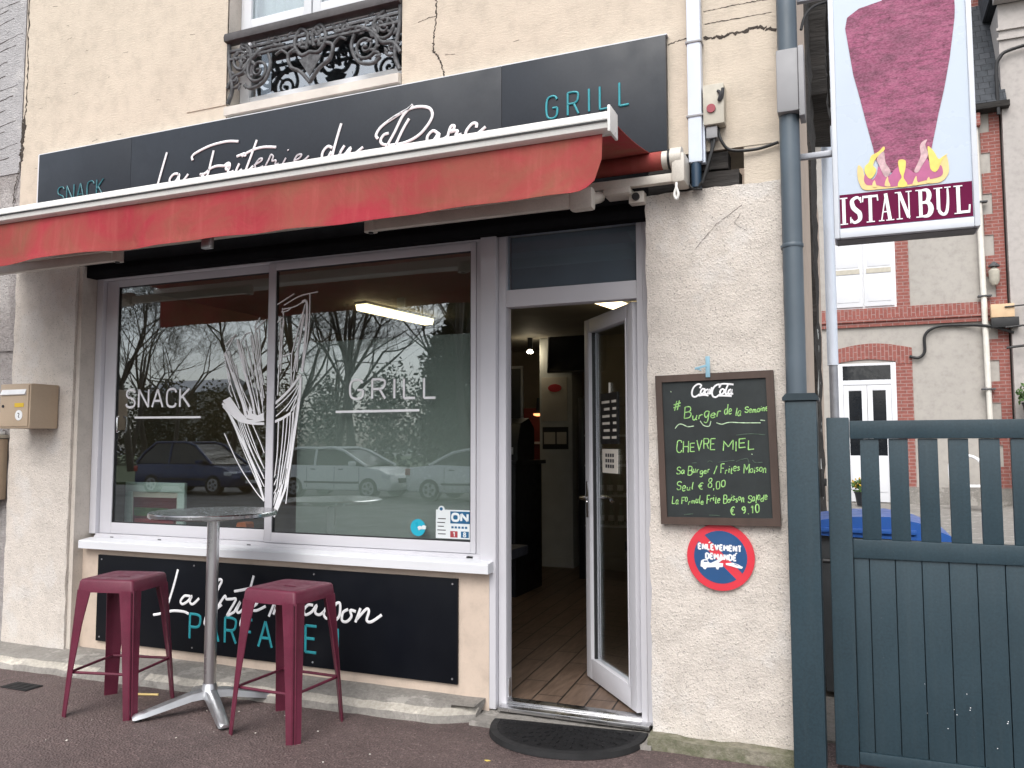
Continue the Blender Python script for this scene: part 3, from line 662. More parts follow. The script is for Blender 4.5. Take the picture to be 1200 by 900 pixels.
# stickers
sk = MB(); sk.tube([(-2.412, GRY - .002, 1.008), (-2.412, GRY + .0005, 1.008)], .050, 28, 0)
for l in [[(-2.411,1.005),(-2.399,1.013),(-2.387,1.008),(-2.374,1.017),(-2.358,1.012)],
 [(-2.407,0.996),(-2.393,1.004),(-2.374,1.005),(-2.358,1.006)]]: sk.stroke(l, GRY - .003, .006, 1, True, .2)
sk.build('round_sticker', [M_sheet, M_stkwhite], SW)
sk = MB()
X0, X1, Z0, Z1 = -2.292, -2.072, .952, 1.118
sk.box(X0, X1, GRY - .002, GRY + .0005, Z0, Z1, 0)
sk.tube([(-2.257, GRY - .0015, 1.118), (-2.257, GRY + .0005, 1.118)], .022, 18, 0); sk.tube([(-2.257, GRY - .003, 1.122), (-2.257, GRY, 1.122)], .010, 14, 1)
sk.box(-2.197, -2.072, GRY - .003, GRY, 1.040, 1.110, 1)
text(sk, 'ON', -2.185, 1.056, -2.085, 1.056, .04, GRY - .004, .007, 0, k=.2)
sk.box(-2.197, -2.150, GRY - .003, GRY, .960, .996, 2); sk.box(-2.128, -2.078, GRY - .003, GRY, .960, .996, 3)
text(sk, '1', -2.177, .966, -2.168, .966, .024, GRY - .004, .003, 0, k=.2); text(sk, '8', -2.112, .966, -2.096, .966, .024, GRY - .004, .003, 0, k=.2)
for i in range(5): sk.box(-2.19 + i * .022, -2.176 + i * .022, GRY - .003, GRY, 1.012, 1.024, 3)
for i, (a, b) in enumerate(((.03, .05), (.02, .055), (.025, .04), (.02, .05), (.03, .05))): sk.box(X0 + a * .5, X0 + a * .5 + b, GRY - .003, GRY, .975 + i * .022, .980 + i * .022, 4)
sk.build('info_sticker', [M_stkwhite, M_stkblue, M_stkred, M_stkblue, M_ink], SW)

# ---- door
f = MB()
f.box(-1.988, -1.891, .105, .235, .03, 2.792, bev=.005)
f.box(-1.889, -1.842, .14, .22, .04, 2.775, bev=.004); f.box(-1.074, -.988, .14, .22, .04, 2.775, bev=.004); f.box(-1.052, -1.040, .134, .142, .05, 2.77, bev=.002)
f.box(-1.842, -1.074, .14, .22, 2.711, 2.775, bev=.004); f.box(-1.842, -1.074, .14, .22, 2.287, 2.386, bev=.004)
DF = f.build('door_frame', M_pvc, B)
g = MB(); g.box(-1.835, -1.08, .205, .212, 2.39, 2.705); g.build('transom_tone_panel', M_transom_tone, DF)  # added panel: its grey-blue colour stands in for reflections in the pane
g = MB(); g.box(-1.842, -1.074, .17, .176, 2.386, 2.711); g.build('transom_pane', M_glass_dark, DF, smooth=False)
g = MB(); g.box(-1.868, -1.02, .075, .24, .035, .058, bev=.004); g.box(-1.845, -1.07, .15, .22, .058, .072, bev=.004); g.build('threshold', M_alu, DF)
kp = MB(); kp.box(-1.842, -1.832, .155, .19, .09, .19, bev=.002); kp.build('strike_plate', M_cast, DF)
# leaf: modelled closed in its own frame (u along the leaf from the hinge), then opened inwards
HX, HY = -1.083, .190
ang = math.atan2(.773 - .18, -1.549 + 1.083)          # direction of the open leaf
def leafpt(u, v, z): return Vector((HX + u * math.cos(ang) - v * math.sin(ang), HY + u * math.sin(ang) + v * math.cos(ang), z))
def lbox(mb, u0, u1, v0, v1, z0, z1, m=0, bev=.003):
    t = MB(); t.box(u0, u1, v0, v1, z0, z1, 0, bev)
    for q in t.bm.verts: q.co = leafpt(*q.co)
    mb.merge(t.bm, m)
W_ = .745
lf = MB(); T = .03
lbox(lf, 0, .085, -T, T, .085, 2.275); lbox(lf, W_ - .085, W_, -T, T, .085, 2.275); lbox(lf, .085, W_ - .085, -T, T, .085, .205); lbox(lf, .085, W_ - .085, -T, T, 2.19, 2.275)
for v in (-T - .004, T + .004):
    a = (v - .003, v + .003)
    lbox(lf, .080, .092, *a, .2, 2.195); lbox(lf, W_ - .092, W_ - .080, *a, .2, 2.195)
lbox(lf, .085, .098, -.012, .012, .205, 2.19, 1, 0); lbox(lf, W_ - .098, W_ - .085, -.012, .012, .205, 2.19, 1, 0)
DL = lf.build('door', [M_pvc, M_gasket], B)
g = MB(); lbox(g, .098, W_ - .098, -.003, .003, .205, 2.19, 0, 0); g.build('pane', M_glass, DL, smooth=False)
h = MB()
for sgn in (-1, 1):
    lbox(h, W_ - .062, W_ - .03, sgn * T, sgn * (T + .008), 1.05, 1.27, 0, .003)
    P = [leafpt(W_ - .046, sgn * (T + .006), 1.17), leafpt(W_ - .046, sgn * (T + .05), 1.17), leafpt(W_ - .075, sgn * (T + .058), 1.17), leafpt(W_ - .15, sgn * (T + .055), 1.165), leafpt(W_ - .17, sgn * (T + .05), 1.15)]
    h.tube(smoothline(P, 4), .010, 10)
h.build('handle', M_chrome, DL)
nb = MB(); lbox(nb, .27, .53, .005, .009, 1.50, 1.80, 0, 0); lbox(nb, .39, .40, .0035, .010, 1.80, 1.86, 1, 0)
for i in range(6):
    for u, l in ((.29, .07), (.39, .12)): lbox(nb, u, u + l * random.uniform(.6, 1), .0085, .0105, 1.53 + i * .042, 1.545 + i * .042, 1, 0)
nb.build('price_board', [M_gasket, M_paper], DL)
nb = MB(); lbox(nb, .28, .51, .005, .009, 1.33, 1.47, 0, 0)
for i in range(3):
    for j in range(4): lbox(nb, .33 + j * .035, .353 + j * .035, .0085, .0105, 1.36 + i * .032, 1.38 + i * .032, 1, 0)
nb.build('hours_notice', [M_paper, M_ink], DL)

# ---- upper window
f = MB(); y = .12
XW0, XW1 = -3.797, -2.44
for a in ((XW0, -3.715, y, y + .07, 3.765, 6.1), (-2.52, XW1, y, y + .07, 3.765, 6.1), (-3.715, -2.52, y, y + .07, 3.765, 3.835), (-3.715, -2.52, y, y + .07, 4.225, 4.275)): f.box(*a, bev=.005)
UW = f.build('upper_window', M_pvc_bright, B)
for x0, x1 in ((-3.745, -3.195), (-3.185, -2.50)):
    s = MB(); yy = y - .012
    for a in ((x0, x0 + .06, 4.29, 6.1), (x1 - .06, x1, 4.29, 6.1), (x0 + .06, x1 - .06, 4.29, 4.36)): s.box(a[0], a[1], yy - .02, yy + .011, a[2], a[3], bev=.005)
    s.build('casement', M_pvc_bright, UW)
    p = MB(); p.box(x0 + .06, x1 - .06, yy, yy + .003, 4.36, 6.1); p.build('pane', M_glass, UW, smooth=False)
p = MB(); p.box(-3.715, -2.52, y + .02, y + .024, 3.835, 4.225); p.build('pane', M_glass_up, UW, smooth=False)
cu = MB(); n = 60
ring = [[cu.bm.verts.new((-3.74 + 1.24 * i / n, y + .09 + .02 * math.sin(i * 1.3) + .012 * math.sin(i * .37), z)) for z in (4.29, 6.1)] for i in range(n + 1)]
for a, b in zip(ring, ring[1:]): cu.face([a[0], b[0], b[1], a[1]])
cu.build('curtain', M_curtain, UW, angle=80)
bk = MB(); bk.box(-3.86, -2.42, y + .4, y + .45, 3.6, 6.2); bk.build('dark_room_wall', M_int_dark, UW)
us = MB(); us.prism([(-.035, 3.664), (-.035, 3.72), (.05, 3.740), (.119, 3.763), (.119, 3.664)], -3.79, -2.466, 'x'); us.build('sill', M_lime, UW)
rv = MB(); rv.box(-3.80, -3.796, .008, .119, 3.72, 6.1); rv.build('window_reveal', M_reveal, B)

# ---- interior of the shop
fl = MB(); fl.box(-5.4, -.95, .225, 6.2, .0, .07); fl.build('shop_floor', M_tiles, B, smooth=False)
iw = MB(); iw.box(-5.5, -5.4, .31, 6.3, .07, 2.76); iw.box(-.95, -.85, .345, 6.3, .07, 2.76); iw.box(-5.4, -.95, 6.2, 6.3, .07, 2.76); iw.build('interior_wall', M_int_wall, B, smooth=False)
ce = MB(); ce.box(-5.5, -.85, .225, 6.3, 2.762, 2.80); ce.build('ceiling', M_ceiling, B, smooth=False)
ip = MB(); ip.box(-3.47, -3.06, 5.0, 5.4, .07, 2.76, bev=.01); ip.box(-3.475, -3.055, 4.99, 5.41, .07, .17, bev=.004); ip.build('interior_pillar', M_int_grey, B)
bw = MB(); bw.box(-3.345, -2.06, .215, .222, .87, 2.16, bev=.002); bw.build('film_screen', M_frost, B)
cw = MB(); cw.box(-4.22, -3.62, 2.9, 3.0, .07, 2.4); cw.build('partition', M_int_wall, B)

def batten(x0, y0, x1, y1, z, label):
    t = thing('ceiling_light', ((x0 + x1) / 2, (y0 + y1) / 2, z), label, 'ceiling light')
    d = Vector((x1 - x0, y1 - y0, 0)); L = d.length; d.normalize(); nn = Vector((-d.y, d.x, 0))
    def bx(w_, za, zb, m, name, e=0):
        mb = MB(); pr = [(-w_, za), (-w_ * .8, zb), (w_ * .8, zb), (w_, za)]
        A = [mb.bm.verts.new(Vector((x0, y0, 0)) - d * e + nn * p[0] + Vector((0, 0, p[1]))) for p in pr]
        Bv = [mb.bm.verts.new(Vector((x1, y1, 0)) + d * e + nn * p[0] + Vector((0, 0, p[1]))) for p in pr]
        mb.face(A); mb.face(Bv[::-1])
        for i in range(4): mb.face([A[i], A[(i + 1) % 4], Bv[(i + 1) % 4], Bv[i]])
        mb.build(name, m, t, smooth=False)
    bx(.07, z - .002, z - .02, M_int_grey, 'housing', .01); bx(.06, z - .022, z - .075, M_tube, 'tube_cover')
batten(-4.02, 1.98, -3.90, 3.02, 2.762, 'lit fluorescent batten on the ceiling seen through the right window pane')
batten(-2.02, 2.1, -1.86, 3.1, 2.762, 'lit ceiling batten seen through the top of the open glass door')
t = thing('ceiling_lamp', (-3.55, 4.9, 2.6), 'small round white lamp deep in the shop left of the pillar', 'lamp')
m_ = MB(); m_.lathe([(.03, .16), (.03, .02)], (-3.55, 4.9, 2.6), 12); m_.build('stem', M_int_dark, t)
m_ = MB(); m_.lathe([(.015, .02), (.035, .0), (.038, -.015), (.018, -.025)], (-3.55, 4.9, 2.6), 16); m_.build('bulb', M_bulb, t)
t = thing('heat_lamp', (-3.56, 5.2, 1.86), 'glowing orange lamp over the dark counter', 'lamp')
m_ = MB(); m_.lathe([(.02, .2), (.03, .05), (.075, .012)], (-3.56, 5.2, 1.86), 16); m_.build('shade', M_int_dark, t)
m_ = MB(); m_.lathe([(.06, .010), (.06, -.01), (.03, -.02)], (-3.56, 5.2, 1.86), 16); m_.build('bulb', M_heat, t)
t = thing('serving_counter', (-3.3, 3.4, .07), 'dark serving counter inside the doorway', 'counter')
box('base', M_int_dark, t, -3.85, -2.98, 3.05, 3.75, .07, 1.30); box('worktop', M_int_dark, t, -3.88, -2.95, 3.0, 3.8, 1.303, 1.34); 
t = thing('framed_photo', (-3.6, 4.2, 1.7), 'dark framed picture hanging left of the doorway inside the shop', 'picture')
m_ = MB(); m_.box(-3.62, -3.28, 4.0, 4.02, 1.72, 2.34, bev=.004); m_.build('frame', M_zinc, t)
m_ = MB(); m_.box(-3.59, -3.31, 3.992, 3.998, 1.75, 2.31); m_.box(-3.56, -3.42, 3.987, 3.991, 1.80, 2.0, 1); m_.build('print', [M_int_dark, M_redwood], t)
t = thing('counter_machine', (-3.25, 3.4, 1.34), 'black rounded machine standing on the dark serving counter', 'machine')
m_ = MB(); m_.prism([(3.2, 1.342), (3.65, 1.342), (3.65, 1.66), (3.5, 1.76), (3.28, 1.70), (3.2, 1.50)], -3.5, -3.02, 'x'); m_.build('casing', M_int_dark, t)
m_ = MB(); m_.box(-3.46, -3.06, 3.185, 3.198, 1.40, 1.47, bev=.004); m_.build('drip_tray', M_rim, t)
t = thing('red_cabinet', (-3.6, 5.6, .07), 'dark red cabinet standing behind the counter', 'cabinet')
box('body', M_redwood, t, -4.2, -3.5, 5.5, 6.1, .07, 1.95); box('shelf', M_int_grey, t, -4.2, -3.5, 5.47, 5.497, 1.50, 1.53)
t = thing('wall_screen', (-3.1, 4.95, 2.2), 'black television hung high on the grey pillar', 'television')
m_ = MB(); m_.box(-3.33, -2.62, 4.90, 4.95, 2.33, 2.78, bev=.008, rot=Matrix.Rotation(R(-6), 3, 'X')); m_.build('casing', M_int_dark, t)
m_ = MB(); m_.box(-3.31, -2.64, 4.892, 4.897, 2.35, 2.76, rot=Matrix.Rotation(R(-6), 3, 'X')); m_.build('screen', M_screen, t)
t = thing('menu_poster', (-3.26, 4.99, 1.75), 'pale framed menu poster with a red oval on the grey pillar', 'poster')
m_ = MB(); m_.box(-3.44, -3.12, 4.985, 4.998, 1.77, 2.29, bev=.003); m_.build('sheet', M_paper, t)
m_ = MB(); m_.tube([(-3.27, 4.978, 2.16), (-3.27, 4.984, 2.16)], .085, 24)
for v in m_.bm.verts: v.co.z = 2.16 + (v.co.z - 2.16) * .55
m_.build('red_oval', M_signred, t)
m_ = MB(); m_.box(-3.43, -3.11, 4.99, 4.998, 1.44, 1.70); m_.box(-3.41, -3.27, 4.985, 4.989, 1.50, 1.64, 1); m_.box(-3.25, -3.13, 4.985, 4.989, 1.50, 1.64, 1)
m_.build('paper_notice', [M_ink, M_paper], None, label='notice of two pale sheets on the grey pillar below the red oval poster', cat='notice')
t = thing('drinks_fridge', (-2.3, 4.4, .07), 'dark upright drinks fridge with bottles behind the door glass', 'fridge')
m_ = MB()
for a in ((-2.76, -2.70, 4.3, 4.9, .07, 2.0), (-1.86, -1.80, 4.3, 4.9, .07, 2.0), (-2.70, -1.86, 4.8, 4.9, .07, 2.0), (-2.70, -1.86, 4.3, 4.8, 1.9, 2.0), (-2.70, -1.86, 4.3, 4.8, .07, .3)): m_.box(*a, bev=.004)
m_.build('cabinet', M_int_dark, t)
for z in (.62, .94, 1.26, 1.58): box('shelf', M_int_grey, t, -2.70, -1.86, 4.32, 4.8, z, z + .02)
proto = None
for z in (.645, .965, 1.285):
    for i in range(8):
        if proto is None:
            bo = thing('drink_bottle', (0, 0, 0), 'small dark bottle standing in the drinks fridge', 'bottle', 'bottles in the drinks fridge')
            m_ = MB(); m_.lathe([(.03, 0), (.032, .01), (.032, .13), (.013, .18), (.013, .22)], (0, 0, 0), 12); m_.build('glass', M_bottle, bo)
            m_ = MB(); m_.lathe([(.0335, .04), (.0335, .1)], (0, 0, 0), 12); m_.build('paper_label', M_label, bo)
            m_ = MB(); m_.lathe([(.015, .21), (.015, .23)], (0, 0, 0), 10); m_.build('cap', M_rim, bo); proto = bo
            o = bo
        else: o = copy_tree(proto)
        o.location = (-2.65 + i * .105 + random.uniform(-.01, .01), 4.4, z)
# framed menu standing in the left window
t = thing('framed_menu', (-4.75, .40, .9), 'pale mint framed menu picture standing inside the left window pane', 'picture frame')
y = .40
m_ = MB(); X0, X1, Z0, Z1 = -5.03, -4.46, .88, 1.225
for a in ((X0, X1, Z1 - .07, Z1), (X0, X0 + .065, Z0, Z1 - .07), (X1 - .065, X1, Z0, Z1 - .07)): m_.box(a[0], a[1], y, y + .03, a[2], a[3], bev=.006)
m_.build('frame', M_mintframe, t)
m_ = MB(); m_.box(X0 + .065, X1 - .065, y + .012, y + .016, Z0, Z1 - .07); m_.build('mount', M_paper, t)
m_ = MB(); m_.box(X0 + .08, X1 - .08, y + .006, y + .011, Z0, Z1 - .11)
m_.box(X0 + .09, X1 - .15, y + .002, y + .0055, Z0 + .10, Z0 + .16, 1); m_.box(X0 + .10, X1 - .1, y + .002, y + .0055, Z0 + .02, Z0 + .08, 2); m_.build('print', [M_redwood, M_leaf2, M_stkred], t)
m_ = MB(); m_.prism([(-3.94, .862), (-3.84, .862), (-3.85, .96), (-3.86, .97), (-3.92, .97), (-3.93, .96)], .34, .42); m_.build('orange_tub', M_orange, None, label='small orange tub on the ledge inside the left window', cat='tub')
m_ = MB(); m_.box(-5.3, -1.95, .225, .75, .80, .86, bev=.004); m_.build('window_ledge', M_int_dark, B)

# ================================================================== NEIGHBOUR ON THE LEFT
N_ = thing('left_neighbour_building', (-7, .05, 0), 'weathered stone house wall at the far left edge with peeling pale render', 'building')
nbm = MB(); roughbox(nbm, -7.4, -5.765, .03, .4, 0, 2.2, .07, .02, seed=12, freq=5); nbm.build('stone_base', M_stone, N_, angle=60)
nbm = MB(); nbm.box(-7.4, -5.765, .012, .4, 2.2, 3.55); nbm.build('lower_wall', M_stone, N_)
nbm = MB(); nbm.box(-7.4, -5.772, .006, .4, 3.552, 6.2)
for i in range(16):
    z = 3.6 + i * .1 + random.uniform(-.04, .04); crackline(nbm, [(-6.5, z - .03), (-5.8 - random.uniform(0, .2), z + random.uniform(.02, .08))], .005, .004, 1, 100 + i)
nbm.build('upper_wall', [M_reveal_l := plaster('peeling_lilac_render', (.43, .42, .425), .3, True, .4, .012, .9, .4, .7), M_crack], N_)
tb = thing('tan_meter_box', (-5.95, -.1, 1.2), 'tan wall box cut off by the left edge beside the beige letterbox', 'wall box')
box('body', M_mail, tb, -6.2, -5.79, -.14, .02, 1.10, 1.545, bev=.008); box('lid', M_beige, tb, -6.21, -5.782, -.15, .02, 1.55, 1.575)
pp = MB(); pp.box(-5.98, -5.80, -.12, 0, 1.577, 1.60, bev=.004); pp.box(-5.95, -5.82, -.10, 0, 1.602, 1.64, bev=.012); pp.build('paper_bundle', M_signwhite, None, label='crumpled white paper lying on the tan wall box', cat='paper')

# ================================================================== FASCIA SIGN
FY = -.045
F = thing('fascia_sign', (-3.2, FY, 3.02), 'long anthracite shop sign with white script above the red awning', 'shop sign')
joints = (-5.50, -4.85, -4.20, (-1.788,3.619)[0], -.856)
m_ = MB(); xs = [-5.50, (-4.587,3.619)[0], (-1.788,3.619)[0], -.856]
for a, b in zip(xs, xs[1:]): m_.box(a + .001, b - .001, FY, -.003, 3.015, 3.632, bev=.0015)
m_.build('panel', M_fascia, F)
m_ = MB(); m_.box(-5.512, -.850, FY + .006, -.002, 3.634, 3.640); m_.box(-5.512, -5.502, FY + .002, -.003, 3.01, 3.633); m_.build('trim', M_pvc_bright, F)
LET = [[(-4.257,3.477),(-4.293,3.376),(-4.332,3.262),(-4.359,3.192),(-4.329,3.179),(-4.264,3.189),(-4.220,3.169)],
 [(-4.153,3.315),(-4.189,3.317),(-4.222,3.293),(-4.223,3.263),(-4.194,3.253),(-4.159,3.280),(-4.142,3.309),(-4.145,3.278),(-4.130,3.248),(-4.095,3.272),(-4.065,3.301)],
 [(-4.029,3.391),(-4.036,3.415),(-4.002,3.438),(-3.878,3.470),(-3.742,3.478),(-3.647,3.464)],
 [(-3.852,3.433),(-3.868,3.375),(-3.899,3.274),(-3.927,3.263),(-3.948,3.281),(-3.962,3.288)],
 [(-3.955,3.285),(-3.920,3.288),(-3.873,3.315),(-3.819,3.324),(-3.764,3.317)],
 [(-3.764,3.315),(-3.737,3.330),(-3.717,3.327),(-3.716,3.305),(-3.736,3.289),(-3.747,3.298),(-3.737,3.313),(-3.716,3.305),(-3.729,3.274),(-3.708,3.266),(-3.682,3.273)],
 [(-3.636,3.316),(-3.662,3.271),(-3.648,3.258),(-3.615,3.275)],
 [(-3.658,3.366),(-3.625,3.372),(-3.598,3.376),(-3.589,3.356)],
 [(-3.499,3.453),(-3.539,3.362),(-3.576,3.281),(-3.582,3.255),(-3.549,3.267),(-3.524,3.285)],
 [(-3.618,3.362),(-3.539,3.389),(-3.448,3.398),(-3.345,3.383)]]
LETW = [[(-3.517,3.289),(-3.465,3.307),(-3.453,3.323),(-3.479,3.322),(-3.508,3.288),(-3.497,3.260),(-3.445,3.274)],
 [(-3.426,3.272),(-3.401,3.311),(-3.385,3.339),(-3.367,3.325),(-3.375,3.297),(-3.346,3.298),(-3.349,3.272),(-3.324,3.274)],
 [(-3.267,3.303),(-3.292,3.264),(-3.281,3.252),(-3.254,3.264)],
 [(-3.194,3.277),(-3.161,3.289),(-3.149,3.308),(-3.180,3.307),(-3.202,3.278),(-3.185,3.255),(-3.129,3.269),(-3.093,3.292)],
 [(-3.253,3.354),(-3.251,3.347)]]
LET2 = [[(-2.920,3.317),(-2.953,3.332),(-2.989,3.301),(-2.993,3.260),(-2.966,3.246),(-2.925,3.297)],
 [(-2.856,3.462),(-2.887,3.374),(-2.919,3.260),(-2.900,3.232),(-2.859,3.278)],
 [(-2.830,3.320),(-2.859,3.283),(-2.861,3.252),(-2.833,3.259),(-2.787,3.300),(-2.800,3.254),(-2.765,3.254),(-2.698,3.291)],
 [(-2.593,3.326),(-2.607,3.353),(-2.571,3.398),(-2.481,3.444),(-2.393,3.475),(-2.357,3.499)],
 [(-2.360,3.496),(-2.425,3.440),(-2.480,3.349),(-2.536,3.267)],
 [(-2.520,3.425),(-2.415,3.468),(-2.327,3.481),(-2.250,3.462),(-2.226,3.418),(-2.250,3.368),(-2.314,3.309),(-2.402,3.278),(-2.491,3.274),(-2.556,3.287),(-2.576,3.313),(-2.553,3.345),(-2.520,3.350)],
 [(-2.381,3.418),(-2.425,3.356),(-2.477,3.262)],
 [(-2.190,3.301),(-2.222,3.320),(-2.258,3.291),(-2.254,3.252),(-2.222,3.257),(-2.183,3.300),(-2.185,3.261),(-2.153,3.261),(-2.126,3.274)],
 [(-2.126,3.272),(-2.106,3.327),(-2.084,3.328),(-2.088,3.309),(-2.109,3.296),(-2.079,3.299),(-2.062,3.293),(-2.074,3.269),(-2.037,3.273)],
 [(-1.944,3.297),(-1.942,3.319),(-1.970,3.323),(-2.008,3.283),(-2.001,3.251),(-1.954,3.251),(-1.885,3.293)]]
for words in (((LET[:2], .0088, 0),), ((LET[2:], .0088, 0), (LETW, .0065, 1)), ((LET2[:3], .0092, 0),), ((LET2[3:], .0092, 0),)):
    m_ = MB()
    for ls, r_, mi in words:
        for l in ls: m_.stroke(l, FY - .004, r_, mi, True, .5)
    m_.build('script_word', [M_white_letter, M_grey_letter], F, angle=60)
m_ = MB()
text(m_, 'GRILL', *(-1.520,3.278), *(-1.055,3.289), .125, FY - .004, .006, 0, gap=.5, k=.8)
m_.build('teal_lettering', M_teal, F, angle=60); m_ = MB()
text(m_, 'SNACK', *(-5.289,3.233), *(-4.835,3.245), .125, FY - .004, .0055, 1, gap=.22, k=.8)
m_.build('teal_lettering', [M_teal, M_teal_chip], F, angle=60)

# ================================================================== AWNING
A = thing('awning', (-3.3, -.15, 2.7), 'partly extended red awning with stained valance and white front bar', 'awning')
AX0, AX1 = -5.72, -.905
BY, BZ0, BZ1 = -.95, 2.79, 2.885
m_ = MB(); m_.prism([(BY - .035, BZ0 + .012), (BY - .045, BZ0 + .05), (BY - .03, BZ1 - .012), (BY, BZ1), (BY + .05, BZ1 - .006), (BY + .06, BZ0 + .02), (BY + .03, BZ0), (BY - .015, BZ0)], AX0, AX1, 'x')
m_.build('front_bar', M_awn_white, A)
m_ = MB(); m_.box(AX0, AX1 - .002, BY - .047, BY - .036, BZ0 + .036, BZ0 + .043); m_.build('bar_groove', M_gasket, A)
m_ = MB(); m_.box(AX1 + .0005, AX1 + .014, BY - .055, BY + .068, BZ0 - .012, BZ1 + .006, bev=.006); m_.build('end_cap', M_awn_white, A)
# canopy cloth from the roller to the bar, a little slack
m_ = MB(); nx, ny = 48, 10; g = []
for i in range(nx + 1):
    x = AX0 + .04 + (AX1 - .02 - AX0 - .04) * i / nx; r_ = []
    for j in range(ny + 1):
        t = j / ny; yy = -.10 + (BY + .02 + .10) * t
        zz = 2.985 + (BZ1 - .004 - 2.985) * t - .022 * math.sin(math.pi * t) + .004 * math.sin(x * 7 + t * 3)
        r_.append((m_.bm.verts.new((x, yy, zz)), m_.bm.verts.new((x, yy, zz - .003))))
    g.append(r_)
for i in range(nx):
    for j in range(ny):
        a, b, c, d = g[i][j], g[i + 1][j], g[i + 1][j + 1], g[i][j + 1]
        m_.face([a[0], b[0], c[0], d[0]]); m_.face([a[1], d[1], c[1], b[1]])
for i in range(nx):
    m_.face([g[i][0][0], g[i][0][1], g[i + 1][0][1], g[i + 1][0][0]]); m_.face([g[i][ny][0], g[i + 1][ny][0], g[i + 1][ny][1], g[i][ny][1]])
for j in range(ny):
    for i in (0, nx): m_.face([g[i][j][0], g[i][j + 1][0], g[i][j + 1][1], g[i][j][1]])
m_.build('canopy', M_awn, A, angle=80)
# valance
m_ = MB(); nx, nz = 150, 16; F0, F1 = [], []
for i in range(nx + 1):
    x = AX0 + .02 + (AX1 - .035 - AX0 - .02) * i / nx
    d = (AX1 - .035 - x); H = .246 + .005 * math.sin(x * 2.1) + .006 * math.sin(x * 5.3 + 1)
    if d < .13: H -= .13 - math.sqrt(max(0, .13 ** 2 - (.13 - d) ** 2)) * 1.0
    a, b = [], []
    for j in range(nz + 1):
        t = j / nz; z = BZ0 + .004 - H * t
        amp = .016 * t ** 1.3
        yy = BY - .004 - (.0018 if j >= nz - 1 else 0) + amp * (math.sin(x * 6.3 + .8 * math.sin(x * 2)) + .5 * math.sin(x * 14 + 2)) + .012 * t * noise.noise(Vector((x * 3, z * 4, 1))) - .01 * t
        a.append(m_.bm.verts.new((x, yy, z))); b.append(m_.bm.verts.new((x, yy + .0025, z)))
    F0.append(a); F1.append(b)
for i in range(nx):
    for j in range(nz):
        m_.face([F0[i][j], F0[i][j + 1], F0[i + 1][j + 1], F0[i + 1][j]]); m_.face([F1[i][j], F1[i + 1][j], F1[i + 1][j + 1], F1[i][j + 1]])
    m_.face([F0[i][nz], F1[i][nz], F1[i + 1][nz], F0[i + 1][nz]])
for i in (0, nx):
    for j in range(nz): m_.face([F0[i][j], F1[i][j], F1[i][j + 1], F0[i][j + 1]])
m_.build('valance', M_awn, A, angle=80)
hem = MB(); hem.tube([(F.x if 0 else p[0], p[1] - .001, p[2]) for p in []] or [(AX0, BY, BZ0 + .002), (AX1 - .04, BY, BZ0 + .002)], .006, 6); hem.build('valance_cord', M_awn, A)
m_ = MB(); m_.cyl((AX0, -.12, 2.935), (-.865, -.12, 2.935), .047, 24); m_.build('roller', M_awn, A)
m_ = MB(); m_.cyl((-.864, -.12, 2.935), (-.835, -.12, 2.935), .046, 24); m_.cyl((-.834, -.12, 2.935), (-.822, -.12, 2.935), .052, 24, 1); m_.cyl((-.821, -.12, 2.935), (-.765, -.12, 2.935), .056, 24)
m_.box(-.815, -.745, -.17, -.01, 2.80, 2.955, bev=.022); m_.build('end_bracket', [M_awn_arm, M_gasket], A)
m_ = MB(); m_.tube(smoothline([(-.79, -.16, 2.80), (-.79, -.165, 2.775), (-.80, -.165, 2.74), (-.79, -.165, 2.715), (-.78, -.165, 2.74), (-.79, -.165, 2.775)], 6), .007, 8); m_.build('crank_eye', M_awn_white, A)
m_ = MB(); m_.box(AX0, -.80, -.14, -.095, 2.815, 2.86, bev=.005); m_.build('torsion_bar', M_awn_arm, A)
m_ = MB(); m_.box(-1.17, -1.03, -.16, -.03, 2.78, 2.814, bev=.006); m_.box(-1.05, -.97, -.10, -.035, 2.74, 2.80, bev=.006); m_.cyl((-1.01, -.115, 2.77), (-1.01, -.10, 2.77), .02, 12, 1); m_.build('wall_bracket', [M_awn_arm, M_gasket], A)
def arm(sx, ex, name):
    m_ = MB(); sy, ey = -.42, -.46; z = 2.685
    d = 1 if ex > sx else -1
    m_.box(min(sx, ex), max(sx, ex), sy - .022, sy + .022, z - .032, z + .03, bev=.008)
    m_.cyl((ex, sy, z - .036), (ex, sy, z + .034), .036, 18); m_.cyl((ex, sy, z - .044), (ex, sy, z - .036), .014, 12, 1)
    m_.box(sx - .06, sx + .06, sy - .03, sy + .04, z - .05, z + .06, bev=.02)
    m_.tube(smoothline([(sx, sy + .01, z), (sx + d * -.02, sy + .12, z + .04), (sx, -.12, z + .10)]), .03, 10)
    a, b = Vector((ex, sy - .03, z + .03)), Vector((sx + d * .35, BY + .05, BZ0 + .02))
    m_.tube([a, b], .018, 8)
    m_.build(name, [M_awn_arm, M_gasket], A)
arm(-1.20, -2.40, 'folding_arm'); arm(-5.5, -4.26, 'folding_arm')
m_ = MB(); m_.box(-3.16, -3.10, BY + .08, BY + .11, 2.53, 2.60, bev=.004); m_.build('arm_catch', M_cast, A)

